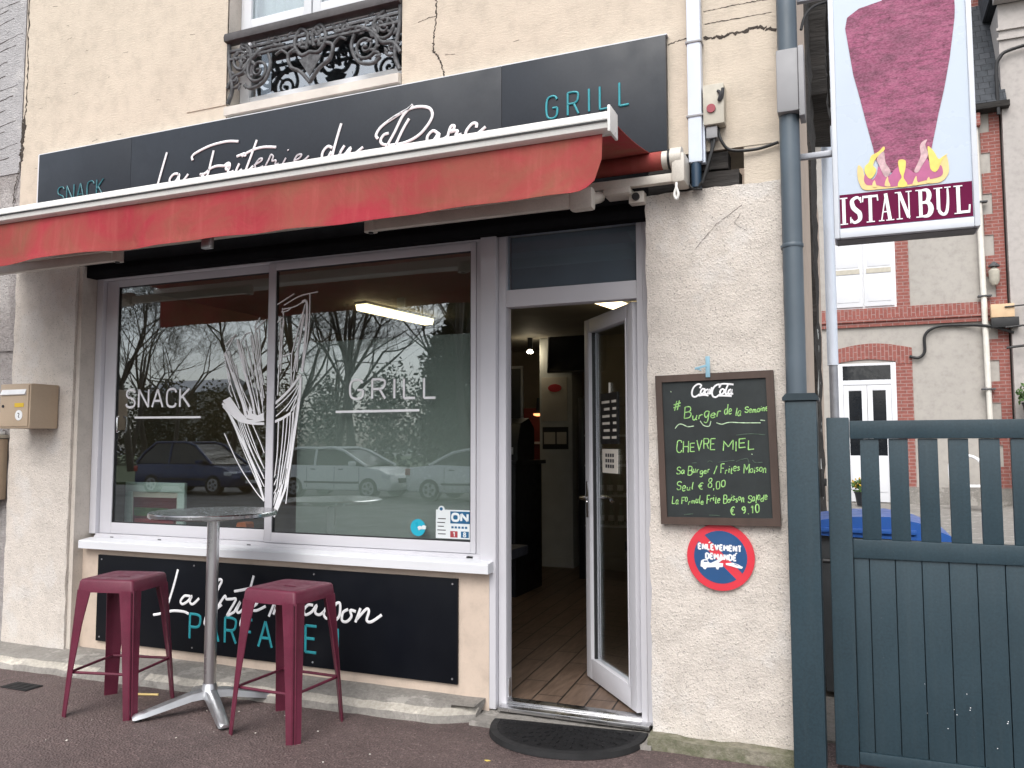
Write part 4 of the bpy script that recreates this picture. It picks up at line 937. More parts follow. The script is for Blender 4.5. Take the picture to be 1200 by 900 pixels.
# ================================================================== PANEL UNDER THE WINDOW
P_ = thing('under_window_sign', (-3.5, .085, .15), 'black gloss sign with white and teal slogan under the shop window', 'sign')
PY = .082
m_ = MB(); m_.box(-4.915, -2.118, PY, .099, .146, .735, bev=.002); m_.build('panel', M_blackpanel, P_)
PL = [[(-4.186,0.673),(-4.226,0.545),(-4.263,0.447),(-4.296,0.371)],
 [(-4.391,0.361),(-4.336,0.372),(-4.229,0.399),(-4.132,0.402),(-4.084,0.390)],
 [(-4.077,0.505),(-4.123,0.504),(-4.157,0.468),(-4.139,0.450),(-4.094,0.473),(-4.063,0.508),(-4.079,0.470),(-4.051,0.456),(-4.000,0.497)],
 [(-3.887,0.501),(-3.835,0.583),(-3.816,0.620),(-3.833,0.629),(-3.861,0.601),(-3.892,0.520),(-3.932,0.405),(-3.950,0.344),(-3.933,0.335),(-3.897,0.401),(-3.856,0.437),(-3.811,0.469)],
 [(-3.856,0.437),(-3.791,0.524),(-3.774,0.508),(-3.732,0.511),(-3.698,0.510),(-3.754,0.425),(-3.762,0.405),(-3.709,0.431)],
 [(-3.709,0.431),(-3.662,0.499),(-3.688,0.443),(-3.671,0.429),(-3.636,0.457)],
 [(-3.560,0.669),(-3.600,0.540),(-3.638,0.421),(-3.658,0.361),(-3.644,0.340)],
 [(-3.713,0.561),(-3.651,0.573),(-3.572,0.593)],
 [(-3.635,0.444),(-3.606,0.449),(-3.574,0.467),(-3.534,0.493),(-3.526,0.513),(-3.563,0.493),(-3.574,0.462),(-3.536,0.452),(-3.461,0.485)],
 [(-3.436,0.424),(-3.387,0.522),(-3.371,0.520),(-3.401,0.439)],
 [(-3.389,0.475),(-3.340,0.526),(-3.324,0.514),(-3.353,0.440)],
 [(-3.342,0.471),(-3.288,0.523),(-3.272,0.512),(-3.294,0.453),(-3.255,0.456)],
 [(-3.103,0.517),(-3.141,0.515),(-3.171,0.481),(-3.158,0.455),(-3.112,0.477),(-3.077,0.519),(-3.087,0.475),(-3.056,0.463),(-3.022,0.486)],
 [(-3.001,0.519),(-3.025,0.474),(-3.003,0.445),(-2.966,0.472)],
 [(-2.966,0.472),(-2.938,0.535),(-2.908,0.540),(-2.911,0.470),(-2.944,0.439),(-2.973,0.453)],
 [(-2.849,0.511),(-2.885,0.490),(-2.892,0.443),(-2.858,0.438),(-2.826,0.470),(-2.834,0.506),(-2.795,0.502)],
 [(-2.762,0.524),(-2.797,0.439)],
 [(-2.786,0.459),(-2.723,0.521),(-2.704,0.510),(-2.718,0.457),(-2.685,0.451),(-2.615,0.496)],
 [(-2.978,0.570),(-2.975,0.565)]]
m_ = MB()
for ls in (PL[:3], PL[3:9], PL[9:]):
    m_ = MB()
    for l in ls: m_.stroke(l, PY - .001, .0086, 0, True, .25)
    m_.build('script_word', M_white_letter, P_, angle=60)
m_ = MB()
text(m_, '!', *(-2.930,0.233), *(-2.912,0.232), .158, PY - .001, .0085, 0, gap=.24, k=.25); m_.build('teal_exclamation', M_teal, P_, angle=60); m_ = MB()
text(m_, 'PARFAITE', *(-4.073,0.234), *(-3.075,0.233), .158, PY - .001, .0085, 0, gap=.30, k=.25)
m_.build('teal_lettering', M_teal, P_, angle=60)
m_ = MB()
for x in (-4.88, -4.05, -3.1, -2.15):
    for z in (.175, .705): m_.cyl((x, PY - .002, z), (x, PY + .001, z), .006, 8)
m_.build('screws', M_rim, P_)

# ================================================================== LETTERBOX
t = thing('letterbox', (-5.4, -.1, 1.62), 'beige letterbox with white slot flap on the left pillar', 'letterbox')
m_ = MB(); m_.box(-5.555, -5.25, -.225, -.008, 1.615, 1.925, bev=.006); m_.build('body', M_mail, t)
m_ = MB(); m_.box(-5.545, -5.262, -.232, -.226, 1.627, 1.915, bev=.004); d_ = m_.build('front_door', M_mail, t)
m_ = MB(); m_.prism([(-.2325, 1.845), (-.247, 1.85), (-.2325, 1.885)], -5.53, -5.285, 'x'); m_.build('slot_flap', M_mailwhite, d_)
m_ = MB(); m_.box(-5.395, -5.305, -.2345, -.2325, 1.762, 1.790); m_.build('name_label', M_yellow, d_)
m_ = MB(); m_.tube([(-5.35, -.2345, 1.705), (-5.35, -.2325, 1.705)], .036, 20); m_.stroke([(-5.36, 1.72), (-5.345, 1.715), (-5.352, 1.695), (-5.342, 1.69)], -.235, .003, 1); m_.build('round_label', [M_mailwhite, M_ink], d_)
m_ = MB(); m_.cyl((-5.51, -.238, 1.77), (-5.51, -.2325, 1.77), .010, 12); m_.build('lock', M_ink, d_)

# ================================================================== CHALKBOARD, NO PARKING SIGN
CY = -.035
t = thing('chalkboard', (-.64, CY, 1.1), 'brown framed chalkboard with green handwritten menu on the right pillar', 'chalkboard')
rot_shift = .018
def cbx(x, z): return (x + (1.85 - z) * .022 - .64 * 0, z)
m_ = MB()
o_ = [(-.938, 1.846), (-.361, 1.856), (-.342, 1.106), (-.918, 1.098)]; i_ = [(-.905, 1.812), (-.396, 1.820), (-.379, 1.142), (-.887, 1.134)]
for k in range(4):
    q = [o_[k], o_[(k + 1) % 4], i_[(k + 1) % 4], i_[k]]; m_.prism(q, CY - .008, -.006)
fr_ = m_.build('frame', M_boardframe, t, smooth=False)
m_ = MB(); m_.prism([(p[0] * 1.0, p[1]) for p in i_], CY + .004, -.008); m_.build('slate', M_slate_board, t, smooth=False)
yy = CY + .003
m_ = MB(); text(m_, 'Burger', *(-0.795,1.625), *(-0.614,1.639), .052, yy, .0025, 0, .1, .2, .12, 5); m_.build('chalk_writing', M_chalk, t, angle=60)
m_ = MB(); text(m_, 'de la', *(-0.597,1.639), *(-0.519,1.642), .044, yy, .0024, 0, .1, .2, .12, 6); m_.build('chalk_writing', M_chalk, t, angle=60)
m_ = MB(); text(m_, 'Semaine', *(-0.499,1.654), *(-0.390,1.657), .030, yy, .0024, 0, .1, .15, .1, 7); m_.build('chalk_writing', M_chalk, t, angle=60)
m_ = MB(); text(m_, 'CHEVRE', *(-0.836,1.462), *(-0.646,1.467), .050, yy, .0025, 0, .05, .22, .2, 8); m_.build('chalk_writing', M_chalk, t, angle=60)
m_ = MB(); text(m_, 'MIEL', *(-0.605,1.467), *(-0.458,1.483), .050, yy, .0025, 0, .05, .22, .2, 9); m_.build('chalk_writing', M_chalk, t, angle=60)
m_ = MB(); text(m_, 'Sa Burger / Frites Maison', *(-0.838,1.347), *(-0.405,1.368), .036, yy, .0021, 0, .1, .24, .12, 10); m_.build('chalk_writing', M_chalk, t, angle=60)
m_ = MB(); text(m_, 'Seul € 8,00', *(-0.839,1.270), *(-0.600,1.287), .040, yy, .0023, 0, .1, .24, .16, 11); m_.build('chalk_writing', M_chalk, t, angle=60)
m_ = MB(); text(m_, 'La Formule Frite Boisson Salade', *(-0.862,1.201), *(-0.404,1.225), .034, yy, .0021, 0, .1, .26, .12, 12); m_.build('chalk_writing', M_chalk, t, angle=60)
m_ = MB(); text(m_, '€ 9.10', *(-0.578,1.155), *(-0.441,1.167), .036, yy, .0028, 0, .0, .14, .3, 13); m_.build('chalk_writing', M_chalk, t, angle=60)
m_ = MB(); text(m_, '#', *(-0.850,1.669), *(-0.815,1.677), .045, yy, .0026, 0, .1, .1, .1, 14); m_.build('chalk_writing', M_chalk, t, angle=60)
m_ = MB()
for l in [[(-0.636,1.604),(-0.610,1.596),(-0.575,1.605),(-0.507,1.602),(-0.426,1.601)],
 [(-0.842,1.577),(-0.824,1.597),(-0.806,1.598),(-0.779,1.586),(-0.747,1.589)],
 [(-0.716,1.614),(-0.698,1.591),(-0.672,1.588),(-0.663,1.613)],
 [(-0.405,1.612),(-0.426,1.614)],
 [(-0.862,1.766),(-0.858,1.761)],
 [(-0.472,1.450),(-0.467,1.448)]]:
    m_ = MB(); m_.stroke(l, yy, .0022, 0); m_.build('chalk_line', M_chalk_pale, t, angle=60)
m_ = MB(); text(m_, 'a la moutarde', *(-0.756,1.403), *(-0.424,1.413), .030, yy, .0022, 0, .1, .15, .15, 15) if 0 else None
for l in [[(-0.760,1.403),(-0.737,1.406)],
 [(-0.684,1.408),(-0.671,1.415),(-0.658,1.408)],
 [(-0.631,1.408),(-0.597,1.413),(-0.553,1.418)],
 [(-0.545,1.413),(-0.519,1.422),(-0.493,1.427),(-0.485,1.409)],
 [(-0.468,1.422),(-0.456,1.409),(-0.422,1.410)],
 [(-0.542,1.541),(-0.474,1.548),(-0.406,1.542)],
 [(-0.804,1.147),(-0.759,1.153)],
 [(-0.680,1.149),(-0.628,1.148)]]: m_.stroke(l, yy, .0024, 0)
m_.build('erased_chalk', M_chalk_faint, t, angle=60)
m_ = MB()
CC = [[(-0.715,1.778),(-0.707,1.792),(-0.723,1.798),(-0.744,1.784),(-0.754,1.759),(-0.751,1.739),(-0.736,1.735),(-0.715,1.749)],
 [(-0.704,1.774),(-0.711,1.758),(-0.706,1.747),(-0.694,1.759),(-0.691,1.772),(-0.704,1.774)],
 [(-0.673,1.771),(-0.688,1.764),(-0.688,1.748),(-0.676,1.751),(-0.668,1.771),(-0.672,1.750),(-0.662,1.751)],
 [(-0.655,1.781),(-0.662,1.756),(-0.658,1.747)],
 [(-0.722,1.740),(-0.696,1.743),(-0.673,1.739)],
 [(-0.620,1.778),(-0.613,1.791),(-0.628,1.793),(-0.646,1.779),(-0.655,1.756),(-0.651,1.736),(-0.636,1.731),(-0.616,1.745)],
 [(-0.607,1.771),(-0.616,1.757),(-0.611,1.744),(-0.598,1.753),(-0.596,1.767),(-0.607,1.771)],
 [(-0.576,1.792),(-0.588,1.763),(-0.588,1.744),(-0.578,1.749)],
 [(-0.562,1.768),(-0.574,1.761),(-0.574,1.744),(-0.564,1.749),(-0.558,1.768),(-0.562,1.745),(-0.553,1.747)],
 [(-0.624,1.790),(-0.598,1.796),(-0.550,1.791)],
 [(-0.621,1.738),(-0.594,1.737),(-0.560,1.734)]]
for l in CC: m_.stroke(l, yy, .0042, 0)
m_.build('cola_script', M_white_letter, t, angle=60)
m_ = MB(); m_.box(-.682, -.660, CY - .016, CY - .009, 1.83, 1.935, bev=.002); m_.box(-.735, -.675, CY - .020, CY - .0165, 1.875, 1.887, bev=.002, rot=Matrix.Rotation(R(-14), 3, 'Y')); m_.box(-.735, -.70, CY - .018, CY - .014, 1.868, 1.874, bev=.001, rot=Matrix.Rotation(R(20), 3, 'Y'))
m_.build('hanging_clip', M_clip, None, label='pale blue clip holding the top edge of the chalkboard', cat='clip')

NY = -.018; NC = (-.632, .945)
t = thing('no_parking_sign', (NC[0], NY, .79), 'round red and blue tow-away sign fixed under the chalkboard', 'road sign')
def disc(mb, r, y0, y1, m, n=48): mb.tube([(NC[0], y0, NC[1]), (NC[0], y1, NC[1])], r, n, m)
m_ = MB(); disc(m_, .163, NY, -.004, 0, 64); m_.build('disc', M_signred, t)
m_ = MB(); 
R_ = .128
for sgn in (1, -1):     # two blue segments either side of the red diagonal
    a0 = R(135); off = .021
    th = math.acos(off / R_); base = R(45) if sgn > 0 else R(225)
    pts_ = [(NC[0] + R_ * math.cos(base + th * (2 * i / 24 - 1)), NC[1] + R_ * math.sin(base + th * (2 * i / 24 - 1))) for i in range(25)]
    m_.prism(pts_, NY - .0015, NY - .0002)
m_.build('blue_field', M_signblue, t, smooth=False)
m_ = MB(); text(m_, 'ENLEVEMENT', NC[0] - .105, NC[1] + .036, NC[0] + .100, NC[1] + .030, .026, NY - .002, .0042, gap=.3, k=.2); text(m_, 'DEMANDE', NC[0] - .07, NC[1] - .010, NC[0] + .075, NC[1] - .014, .026, NY - .002, .0042, gap=.3, k=.2)
for x in (-.055, .072): m_.stroke([(NC[0] + x, NC[1] + (.067 if x < 0 else .018)), (NC[0] + x + .008, NC[1] + (.073 if x < 0 else .024))], NY - .002, .003, 0, False, .2)
m_.build('lettering', M_signwhite, t, angle=60)
m_ = MB()
for l in [[(-0.728,0.906),(-0.726,0.923),(-0.716,0.930),(-0.695,0.931),(-0.688,0.917),(-0.679,0.914),(-0.613,0.948),(-0.609,0.942),(-0.642,0.917),(-0.619,0.916),(-0.621,0.898),(-0.638,0.896),(-0.643,0.884),(-0.652,0.886),(-0.655,0.896),(-0.698,0.892),(-0.705,0.882),(-0.714,0.884),(-0.717,0.891),(-0.729,0.896)],
 [(-0.607,0.917),(-0.572,0.921),(-0.548,0.914),(-0.525,0.902),(-0.531,0.894),(-0.553,0.897),(-0.581,0.904),(-0.605,0.909)]]: m_.prism(l, NY - .003, NY - .0016)
m_.build('tow_truck_symbol', M_signwhite, t, smooth=False)
m_ = MB()
for l in [[(-0.712,0.925),(-0.695,0.926),(-0.694,0.919),(-0.713,0.918)],
 [(-0.566,0.917),(-0.552,0.912),(-0.542,0.906),(-0.564,0.913)]]: m_.prism(l, NY - .0036, NY - .0031)
m_.build('symbol_detail', M_signblue, t, smooth=False)

# ================================================================== PIPES, BOXES, CABLES
t = thing('white_downpipe', (-.71, -.03, 2.92), 'pale bluish white square downpipe right of the fascia sign', 'downpipe')
m_ = MB(); m_.box(-.746, -.674, -.065, -.002, 2.925, 6.2, bev=.012); m_.box(-.690, -.664, -.04, -.002, 2.925, 3.18, bev=.004); m_.build('duct', M_whitepipe, t)
m_ = MB(); m_.cyl((-.712, -.035, 2.80), (-.712, -.035, 2.93), .026, 16); m_.build('pipe_stub', M_pipe_dark, t)
for z in (3.16, 3.55): box('pipe_clip', M_greybox, t, -.752, -.668, -.07, -.003, z, z + .012)
t = thing('slate_blue_downpipe', (-.255, -.06, 1.7), 'tall slate blue round pipe rising from the gate post', 'downpipe')
m_ = MB(); m_.cyl((-.255, -.06, 1.735), (-.255, -.06, 6.2), .047, 28); m_.build('pipe', M_pipe, t)
m_ = MB(); m_.lathe([(.049, 0), (.051, .004), (.051, .016), (.049, .02)], (-.255, -.06, 2.44), 28); m_.box(-.31, -.285, -.07, .0, 2.445, 2.455); m_.build('pipe_clip', M_pipe, t)
t = thing('grey_cover_box', (-.24, -.09, 3.06), 'light grey plastic cover box clamped round the slate blue pipe', 'cover box')
m_ = MB(); m_.box(-.305, -.205, -.135, -.006, 3.09, 3.40, bev=.008); m_.box(-.204, -.178, -.14, -.02, 3.06, 3.405, bev=.005); m_.build('cover', M_greybox, t)
t = thing('switch_box', (-.615, -.03, 3.1), 'beige switch box with a red button beside the white downpipe', 'switch box')
m_ = MB(); m_.box(-.666, -.562, -.075, -.002, 3.105, 3.312, bev=.005); m_.build('body', M_beige, t)
m_ = MB(); m_.cyl((-.625, -.085, 3.185), (-.625, -.0745, 3.185), .022, 20); m_.build('button', M_redbutton, t)
m_ = MB(); m_.tube(smoothline([(-.59, -.078, 3.27), (-.575, -.09, 3.25), (-.585, -.085, 3.22), (-.57, -.08, 3.235), (-.565, -.08, 3.28)]), .008, 8); m_.build('seal', M_ink, t)
m_ = MB(); m_.box(-.655, -.60, -.06, -.004, 3.04, 3.10, bev=.004); m_.build('conduit_base', M_greybox, t)
cab = [[(-.64, -.03, 3.10), (-.63, -.04, 3.0), (-.66, -.05, 2.86), (-.70, -.05, 2.80), (-.72, -.04, 2.80)],
       [(-.60, -.03, 3.10), (-.585, -.04, 3.03), (-.54, -.03, 2.975), (-.42, -.02, 2.965), (-.31, -.02, 2.985)],
       [(-.615, -.03, 3.10), (-.62, -.05, 3.01), (-.65, -.06, 2.90), (-.68, -.06, 2.81)],
       [(-.748, -.03, 2.96), (-.755, -.04, 2.86), (-.735, -.05, 2.80), (-.68, -.05, 2.785)]]
lab = ['black cable dropping from the switch box behind the pipe stub', 'black cable running from the switch box to the slate blue pipe', 'black cable looped down the front of the switch box', 'thin black cable curling under the white downpipe']
for c, l in zip(cab, lab):
    m_ = MB(); m_.tube(smoothline(c, 8), .006 if 'thin' in l else .008, 8); m_.build('cable', M_cable, None, label=l, cat='cable')
m_ = MB(); m_.tube(smoothline([(-.19, -.05, 3.52), (-.165, -.04, 3.60), (-.10, 0, 3.66), (.1, .1, 3.72)], 8), .007, 8); m_.build('cable', M_cable, None, label='black cable looping above the grey cover box toward the lightbox sign', cat='cable')

# ================================================================== LIGHTBOX SIGN
SX0, SX1, SZ0, SZ1 = -.066, .548, 2.478, 3.86
t = thing('lightbox_sign', (.24, .06, SZ0), 'white projecting kebab lightbox sign with a meat cone picture', 'shop sign')
m_ = MB(); fw = .024
m_.box(SX0, SX0 + fw, -.012, .15, SZ0, SZ1, bev=.006); m_.box(SX1 - fw, SX1, -.012, .15, SZ0, SZ1, bev=.006); m_.box(SX0 + fw, SX1 - fw, -.012, .15, SZ1 - fw, SZ1, bev=.006); m_.box(SX0 + fw, SX1 - fw, -.012, .15, SZ0, SZ0 + .045, bev=.006)
m_.box(SX0 + .01, SX1 - .01, .02, .14, SZ0 - .004, SZ0 + .002, 1)
m_.build('frame', [M_lightframe, M_underside], t)
m_ = MB(); m_.box(SX0 + fw, SX1 - fw, 0, .14, SZ0 + .045, SZ1 - fw); m_.build('face', M_lightbox, t)
m_ = MB()
cone = [[(0.010,3.510),(0.020,3.562),(0.074,3.597),(0.175,3.615),(0.202,3.697),(0.478,3.635),(0.482,3.524),(0.479,3.468),(0.453,3.285),(0.425,3.140),(0.397,3.023),(0.369,2.892),(0.352,2.813),(0.318,2.764),(0.245,2.753),(0.161,2.785),(0.124,2.845),(0.116,2.901),(0.089,3.030),(0.064,3.160),(0.039,3.277)]]
for l in cone: m_.prism(smoothline([(p[0], p[1], 0) for p in l], 3, True) if 0 else l, -.003, -.001)
m_.build('meat_picture', M_meat, t, smooth=False)
def flat(poly, y, m, name):
    for l in poly:
        m_ = MB(); q = [(v.x, v.y) for v in smoothline([(p[0], p[1], 0) for p in l], 4, True)]
        m_.prism(q, y - .0008, y); m_.build(name, m, t, smooth=False)
flat([[(0.048,2.825),(0.043,2.779),(0.051,2.736),(0.072,2.703),(0.131,2.698),(0.215,2.697),(0.257,2.696),(0.330,2.699),(0.391,2.700),(0.419,2.722),(0.431,2.755),(0.423,2.820),(0.402,2.808),(0.372,2.737),(0.320,2.720),(0.248,2.718),(0.174,2.721),(0.111,2.735),(0.077,2.763),(0.067,2.806)]], -.0035, M_fl_pale, 'flame_base')
flat([[(0.071,2.749),(0.080,2.781),(0.106,2.747),(0.128,2.774),(0.137,2.809),(0.165,2.758),(0.186,2.761),(0.208,2.788),(0.234,2.796),(0.270,2.774),(0.290,2.759),(0.322,2.790),(0.344,2.816),(0.355,2.768),(0.377,2.748),(0.396,2.780),(0.406,2.753),(0.397,2.728),(0.351,2.719),(0.320,2.714),(0.263,2.705),(0.174,2.704),(0.121,2.720),(0.084,2.725)]], -.0045, M_fl_pink, 'ember_print')
flat([[(0.076,2.787),(0.078,2.816),(0.095,2.833),(0.107,2.864),(0.137,2.878),(0.161,2.900),(0.164,2.883),(0.130,2.852),(0.113,2.818),(0.126,2.793),(0.112,2.762),(0.095,2.754)],
 [(0.347,2.875),(0.371,2.848),(0.389,2.810),(0.405,2.817),(0.428,2.829),(0.405,2.805),(0.396,2.786),(0.388,2.764),(0.372,2.750),(0.355,2.768),(0.351,2.810)]], -.0055, M_fl_yel, 'flame_print')
flat([[(0.130,2.846),(0.161,2.877),(0.167,2.823),(0.187,2.779),(0.175,2.755),(0.160,2.757),(0.140,2.809)],
 [(0.315,2.879),(0.326,2.900),(0.346,2.907),(0.337,2.882),(0.347,2.836),(0.322,2.790),(0.301,2.757),(0.287,2.766),(0.302,2.799),(0.316,2.835)]], -.006, M_fl_wisp, 'smoke_print')
flat([[(0.161,2.711),(0.164,2.734),(0.174,2.754),(0.177,2.732),(0.184,2.707)],
 [(0.278,2.699),(0.285,2.725),(0.295,2.741),(0.297,2.720),(0.303,2.699)],
 [(0.110,2.712),(0.108,2.729),(0.117,2.743),(0.122,2.726),(0.126,2.710)],
 [(0.337,2.703),(0.339,2.718),(0.347,2.730),(0.351,2.716),(0.351,2.703)]], -.0058, M_fl_pale, 'small_flame')
flat([[(0.222,2.824),(0.252,2.820),(0.249,2.776),(0.241,2.742),(0.255,2.711),(0.251,2.697),(0.218,2.698),(0.219,2.721),(0.233,2.743),(0.225,2.774)]], -.006, M_fl_yel, 'centre_flame')
m_ = MB(); m_.box(SX0 + fw + .003, SX1 - fw - .003, -.0035, -.0005, SZ0 + .050, SZ0 + .212); m_.build('name_band', M_burg, t)
m_ = MB(); yl = -.0045
bz, tz = SZ0 + .066, SZ0 + .196; hh = tz - bz
_bk = [0]
def bar(x0, z0, x1, z1, wd): # thick straight stroke as a flat quad
    a, b = Vector((x0, z0)), Vector((x1, z1)); d = (b - a).normalized(); n_ = Vector((-d.y, d.x)) * wd / 2
    _bk[0] += 1; q = _bk[0] * .00008; m_.prism([tuple(a + n_), tuple(b + n_), tuple(b - n_), tuple(a - n_)], yl - .001 - q, yl)
def arc(pts, ws):
    P = smoothline([(p[0], yl - .0005, p[1]) for p in pts], 6); 
    W = [ws[0] + (ws[1] - ws[0]) * math.sin(math.pi * i / (len(P) - 1)) for i in range(len(P))]
    m_.tube(P, W, 4, flat=((0, 1, 0), .1))
def serif(x, z, wd=.026): bar(x - wd / 2, z, x + wd / 2, z, .005)
def lx(px): return -.0335 + (px - 118) * .546 / 677.0
TK, TN = .0150, .0055
x = lx(133); bar(x, bz, x, tz, TK); serif(x, bz + .002, .034); serif(x, tz - .002, .034)
a, b = lx(167), lx(230); c = (a + b) / 2
arc([(b - .004, tz - .022), (c + .008, tz - .004), (a + .010, tz - .018), (a + .014, bz + hh * .62), (c, bz + hh * .5), (b - .010, bz + hh * .36), (b - .010, bz + .018), (c - .008, bz + .005), (a + .004, bz + .024)], (.003, .011)); bar(b - .003, tz - .004, b - .003, tz - .032, .005); bar(a + .002, bz + .004, a + .002, bz + .034, .005)
a, b = lx(237), lx(317); c = (a + b) / 2; bar(a, tz - .006, b, tz - .006, .011); bar(c, bz, c, tz, TK); serif(c, bz + .002, .036); bar(a + .002, tz, a - .001, tz - .030, .006); bar(b - .002, tz, b + .001, tz - .030, .006)
a, b = lx(325), lx(396); c = (a + b) / 2; bar(a + .008, bz, c + .001, tz, TN); bar(c, tz, b - .012, bz, TK); bar(a + .014, bz + hh * .33, b - .016, bz + hh * .33, TN); serif(a + .008, bz + .002, .024); serif(b - .012, bz + .002, .034)
a, b = lx(418), lx(494); bar(a + .010, bz, a + .010, tz, TN); bar(b - .010, bz, b - .010, tz, TN); bar(a + .012, tz - .004, b - .012, bz + .006, TK); serif(a + .010, bz + .002, .026); serif(a + .006, tz - .002, .026); serif(b - .010, tz - .002, .026)
a, b = lx(522), lx(602); bar(a + .016, bz, a + .016, tz, TK); arc([(a + .016, tz - .004), (b - .020, tz - .005), (b - .012, bz + hh * .76), (b - .022, bz + hh * .55), (a + .016, bz + hh * .52)], (.003, .010)); arc([(a + .016, bz + hh * .53), (b - .016, bz + hh * .50), (b - .006, bz + hh * .27), (b - .018, bz + .006), (a + .016, bz + .004)], (.003, .011)); serif(a + .012, bz + .002, .032); serif(a + .012, tz - .002, .032)
a, b = lx(613), lx(694); arc([(b - .010, tz), (b - .010, bz + hh * .5), (b - .016, bz + .018), ((a + b) / 2 + .004, bz + .004), (a + .020, bz + .02), (a + .016, bz + hh * .5), (a + .016, tz)], (.0035, .007)); bar(a + .016, bz + hh * .22, a + .016, tz, TK); serif(a + .016, tz - .002, .036); serif(b - .010, tz - .002, .026)
a, b = lx(714), lx(788); bar(a + .016, bz, a + .016, tz, TK); bar(a + .016, bz + .006, b, bz + .006, .012); bar(b - .002, bz, b + .001, bz + .038, .007); serif(a + .014, bz + .002, .032); serif(a + .016, tz - .002, .036)
m_.build('name_lettering', M_signwhite, t, smooth=False)
box('bracket', M_zinc, t, -.215, SX0 - .001, .02, .05, 2.898, 2.926, bev=.004); box('bracket', M_zinc, t, -.21, SX0 - .001, .02, .05, 3.70, 3.73, bev=.004)

# ================================================================== GATE
G = thing('gate', (.7, 0, .04), 'petrol blue metal gate with open slats above solid boards', 'gate')
def gz(mb, *a, **k): mb.box(*a, **k)
GX0, GX1 = -.128, 1.75
box('stile', M_gate, G, GX0, -.028, -.035, .035, .035, 1.622, bev=.006); box('stile', M_gate, G, GX1 - .1, GX1, -.035, .035, .035, 1.622, bev=.006)
m_ = MB(); m_.box(-.027, GX1 - .101, -.022, .022, 1.522, 1.606, bev=.004); m_.build('top_rail', M_gate, G)
m_ = MB(); m_.box(-.027, GX1 - .101, -.022, .022, .972, 1.057, bev=.004); m_.build('middle_rail', M_gate, G)
m_ = MB(); m_.box(-.027, GX1 - .101, -.022, .022, .045, .10, bev=.004); m_.build('bottom_rail', M_gate, G)
x = .000 + .008
sx = [(0.016,1.340)[0] + i * ((0.504,1.347)[0] - (0.016,1.340)[0]) / 4 for i in range(13)]
for x in sx:
    if x + .082 < GX1 - .1: box('slat', M_gate, G, x, x + .080, -.012, .012, 1.0575, 1.5215, bev=.003)
bx0 = -.027; bw = ((0.475,0.639)[0] - (0.040,0.601)[0]) / 4; first = (0.040,0.601)[0]
edges = [bx0] + [first + i * bw for i in range(13)]
for a, b in zip(edges, edges[1:]):
    b = min(b, GX1 - .1)
    if b - a > .02: box('board', M_gate, G, a + .0015, b - .0015, -.012, .010, .1005, .9715, bev=.0035)
box('gap_light_block', M_gate_dark, G, -.027, GX1 - .101, .0106, .0135, .1005, .9715, bev=0)  # added sheet, keeps light from showing through the board gaps
m_ = MB()
for i in range(11):
    x, z = random.uniform(.25, .6), random.uniform(.15, .5); m_.cyl((x, -.0135, z), (x, -.0118, z), random.uniform(.001, .0026), 5)
m_.build('paint_chips', M_signwhite, G)
m_ = MB(); m_.box(-.157, -.134, -.012, .016, 1.30, 1.335, bev=.004); m_.box(-.162, -.146, -.02, .02, 1.25, 1.38, bev=.004); m_.build('hinge', M_gasket, G)
m_ = MB(); m_.cyl((-.160, 0, .95), (-.126, 0, .95), .012, 10); m_.build('hinge_pin', M_gasket, G)
GP = thing('gate_post', (-.235, 0, 0), 'square petrol blue gate post with a flat cap below the pipe', 'gate post')
m_ = MB(); m_.box(-.305, -.165, -.125, .015, .0, 1.700, bev=.008); m_.build('shaft', M_gate, GP)
m_ = MB(); m_.prism([(-.316, 1.702), (-.154, 1.702), (-.154, 1.716), (-.17, 1.735), (-.30, 1.735), (-.316, 1.716)], -.136, .026); m_.build('cap', M_gate_dark, GP)

# ================================================================== BEHIND THE GATE
t = thing('recycling_bin', (.13, 1.35, .03), 'grey wheelie bin with a bright blue lid behind the gate', 'bin')
m_ = MB(); m_.prism([(-.20, .06), (.40, .06), (.45, .96), (-.26, .96)], 1.06, 1.62); m_.build('body', M_bin, t)
m_ = MB()
prof = [(-.30, .965), (-.30, 1.0), (-.27, 1.045), (-.05, 1.075), (.16, 1.082), (.32, 1.05), (.47, .985), (.50, .955), (.47, .95)]
m_.prism(prof, 1.02, 1.68); m_.box(-.24, .30, 1.004, 1.019, .985, 1.01, bev=.004); m_.build('lid', M_blue_lid, t)
for x in (-.18, .36):
    m_ = MB(); m_.cyl((x - .03, 1.58, .15), (x + .03, 1.58, .15), .10, 20); m_.build('wheel', M_tyre, t)
t = thing('timber_shed', (-.4, 4.6, 0), 'tall ragged black timber shed edge between the shop and the lightbox sign', 'shed')
m_ = MB(); m_.box(-.9, -.33, 2.95, 6.0, 0, 4.2); m_.build('wall', M_apron, t)
m_ = MB(); roughbox(m_, -.36, -.315, 3.7, 5.0, .2, 6.8, .12, .035, seed=31, freq=4); m_.build('charred_edge', M_timber, t)
m_ = MB(); roughbox(m_, -.9, -.17, 4.4, 6.0, 5.0, 8.6, .25, .03, seed=33, freq=3)
for i in range(12): m_.box(-.168, -.155, 4.5, 5.9, 5.2 + i * .22, 5.23 + i * .22)
m_.build('dark_gable', M_timber, t)
m_ = MB(); roughbox(m_, -.335, -.318, 4.2, 4.6, .3, 2.6, .08, .02, seed=35, freq=6); m_.build('torn_flashing', M_int_grey, t)
t = thing('pale_drainpipe', (-.2, 6.2, .1), 'pale grey drainpipe standing behind the gate hinge', 'downpipe')
m_ = MB(); m_.cyl((-.225, 6.2, 2.42), (-.225, 6.2, 6.4), .062, 20); m_.build('upper_pipe', M_whitepipe, t)
m_ = MB(); m_.cyl((-.222, 6.2, .1), (-.222, 6.2, 2.44), .050, 18); m_.build('lower_pipe', M_zinc, t)

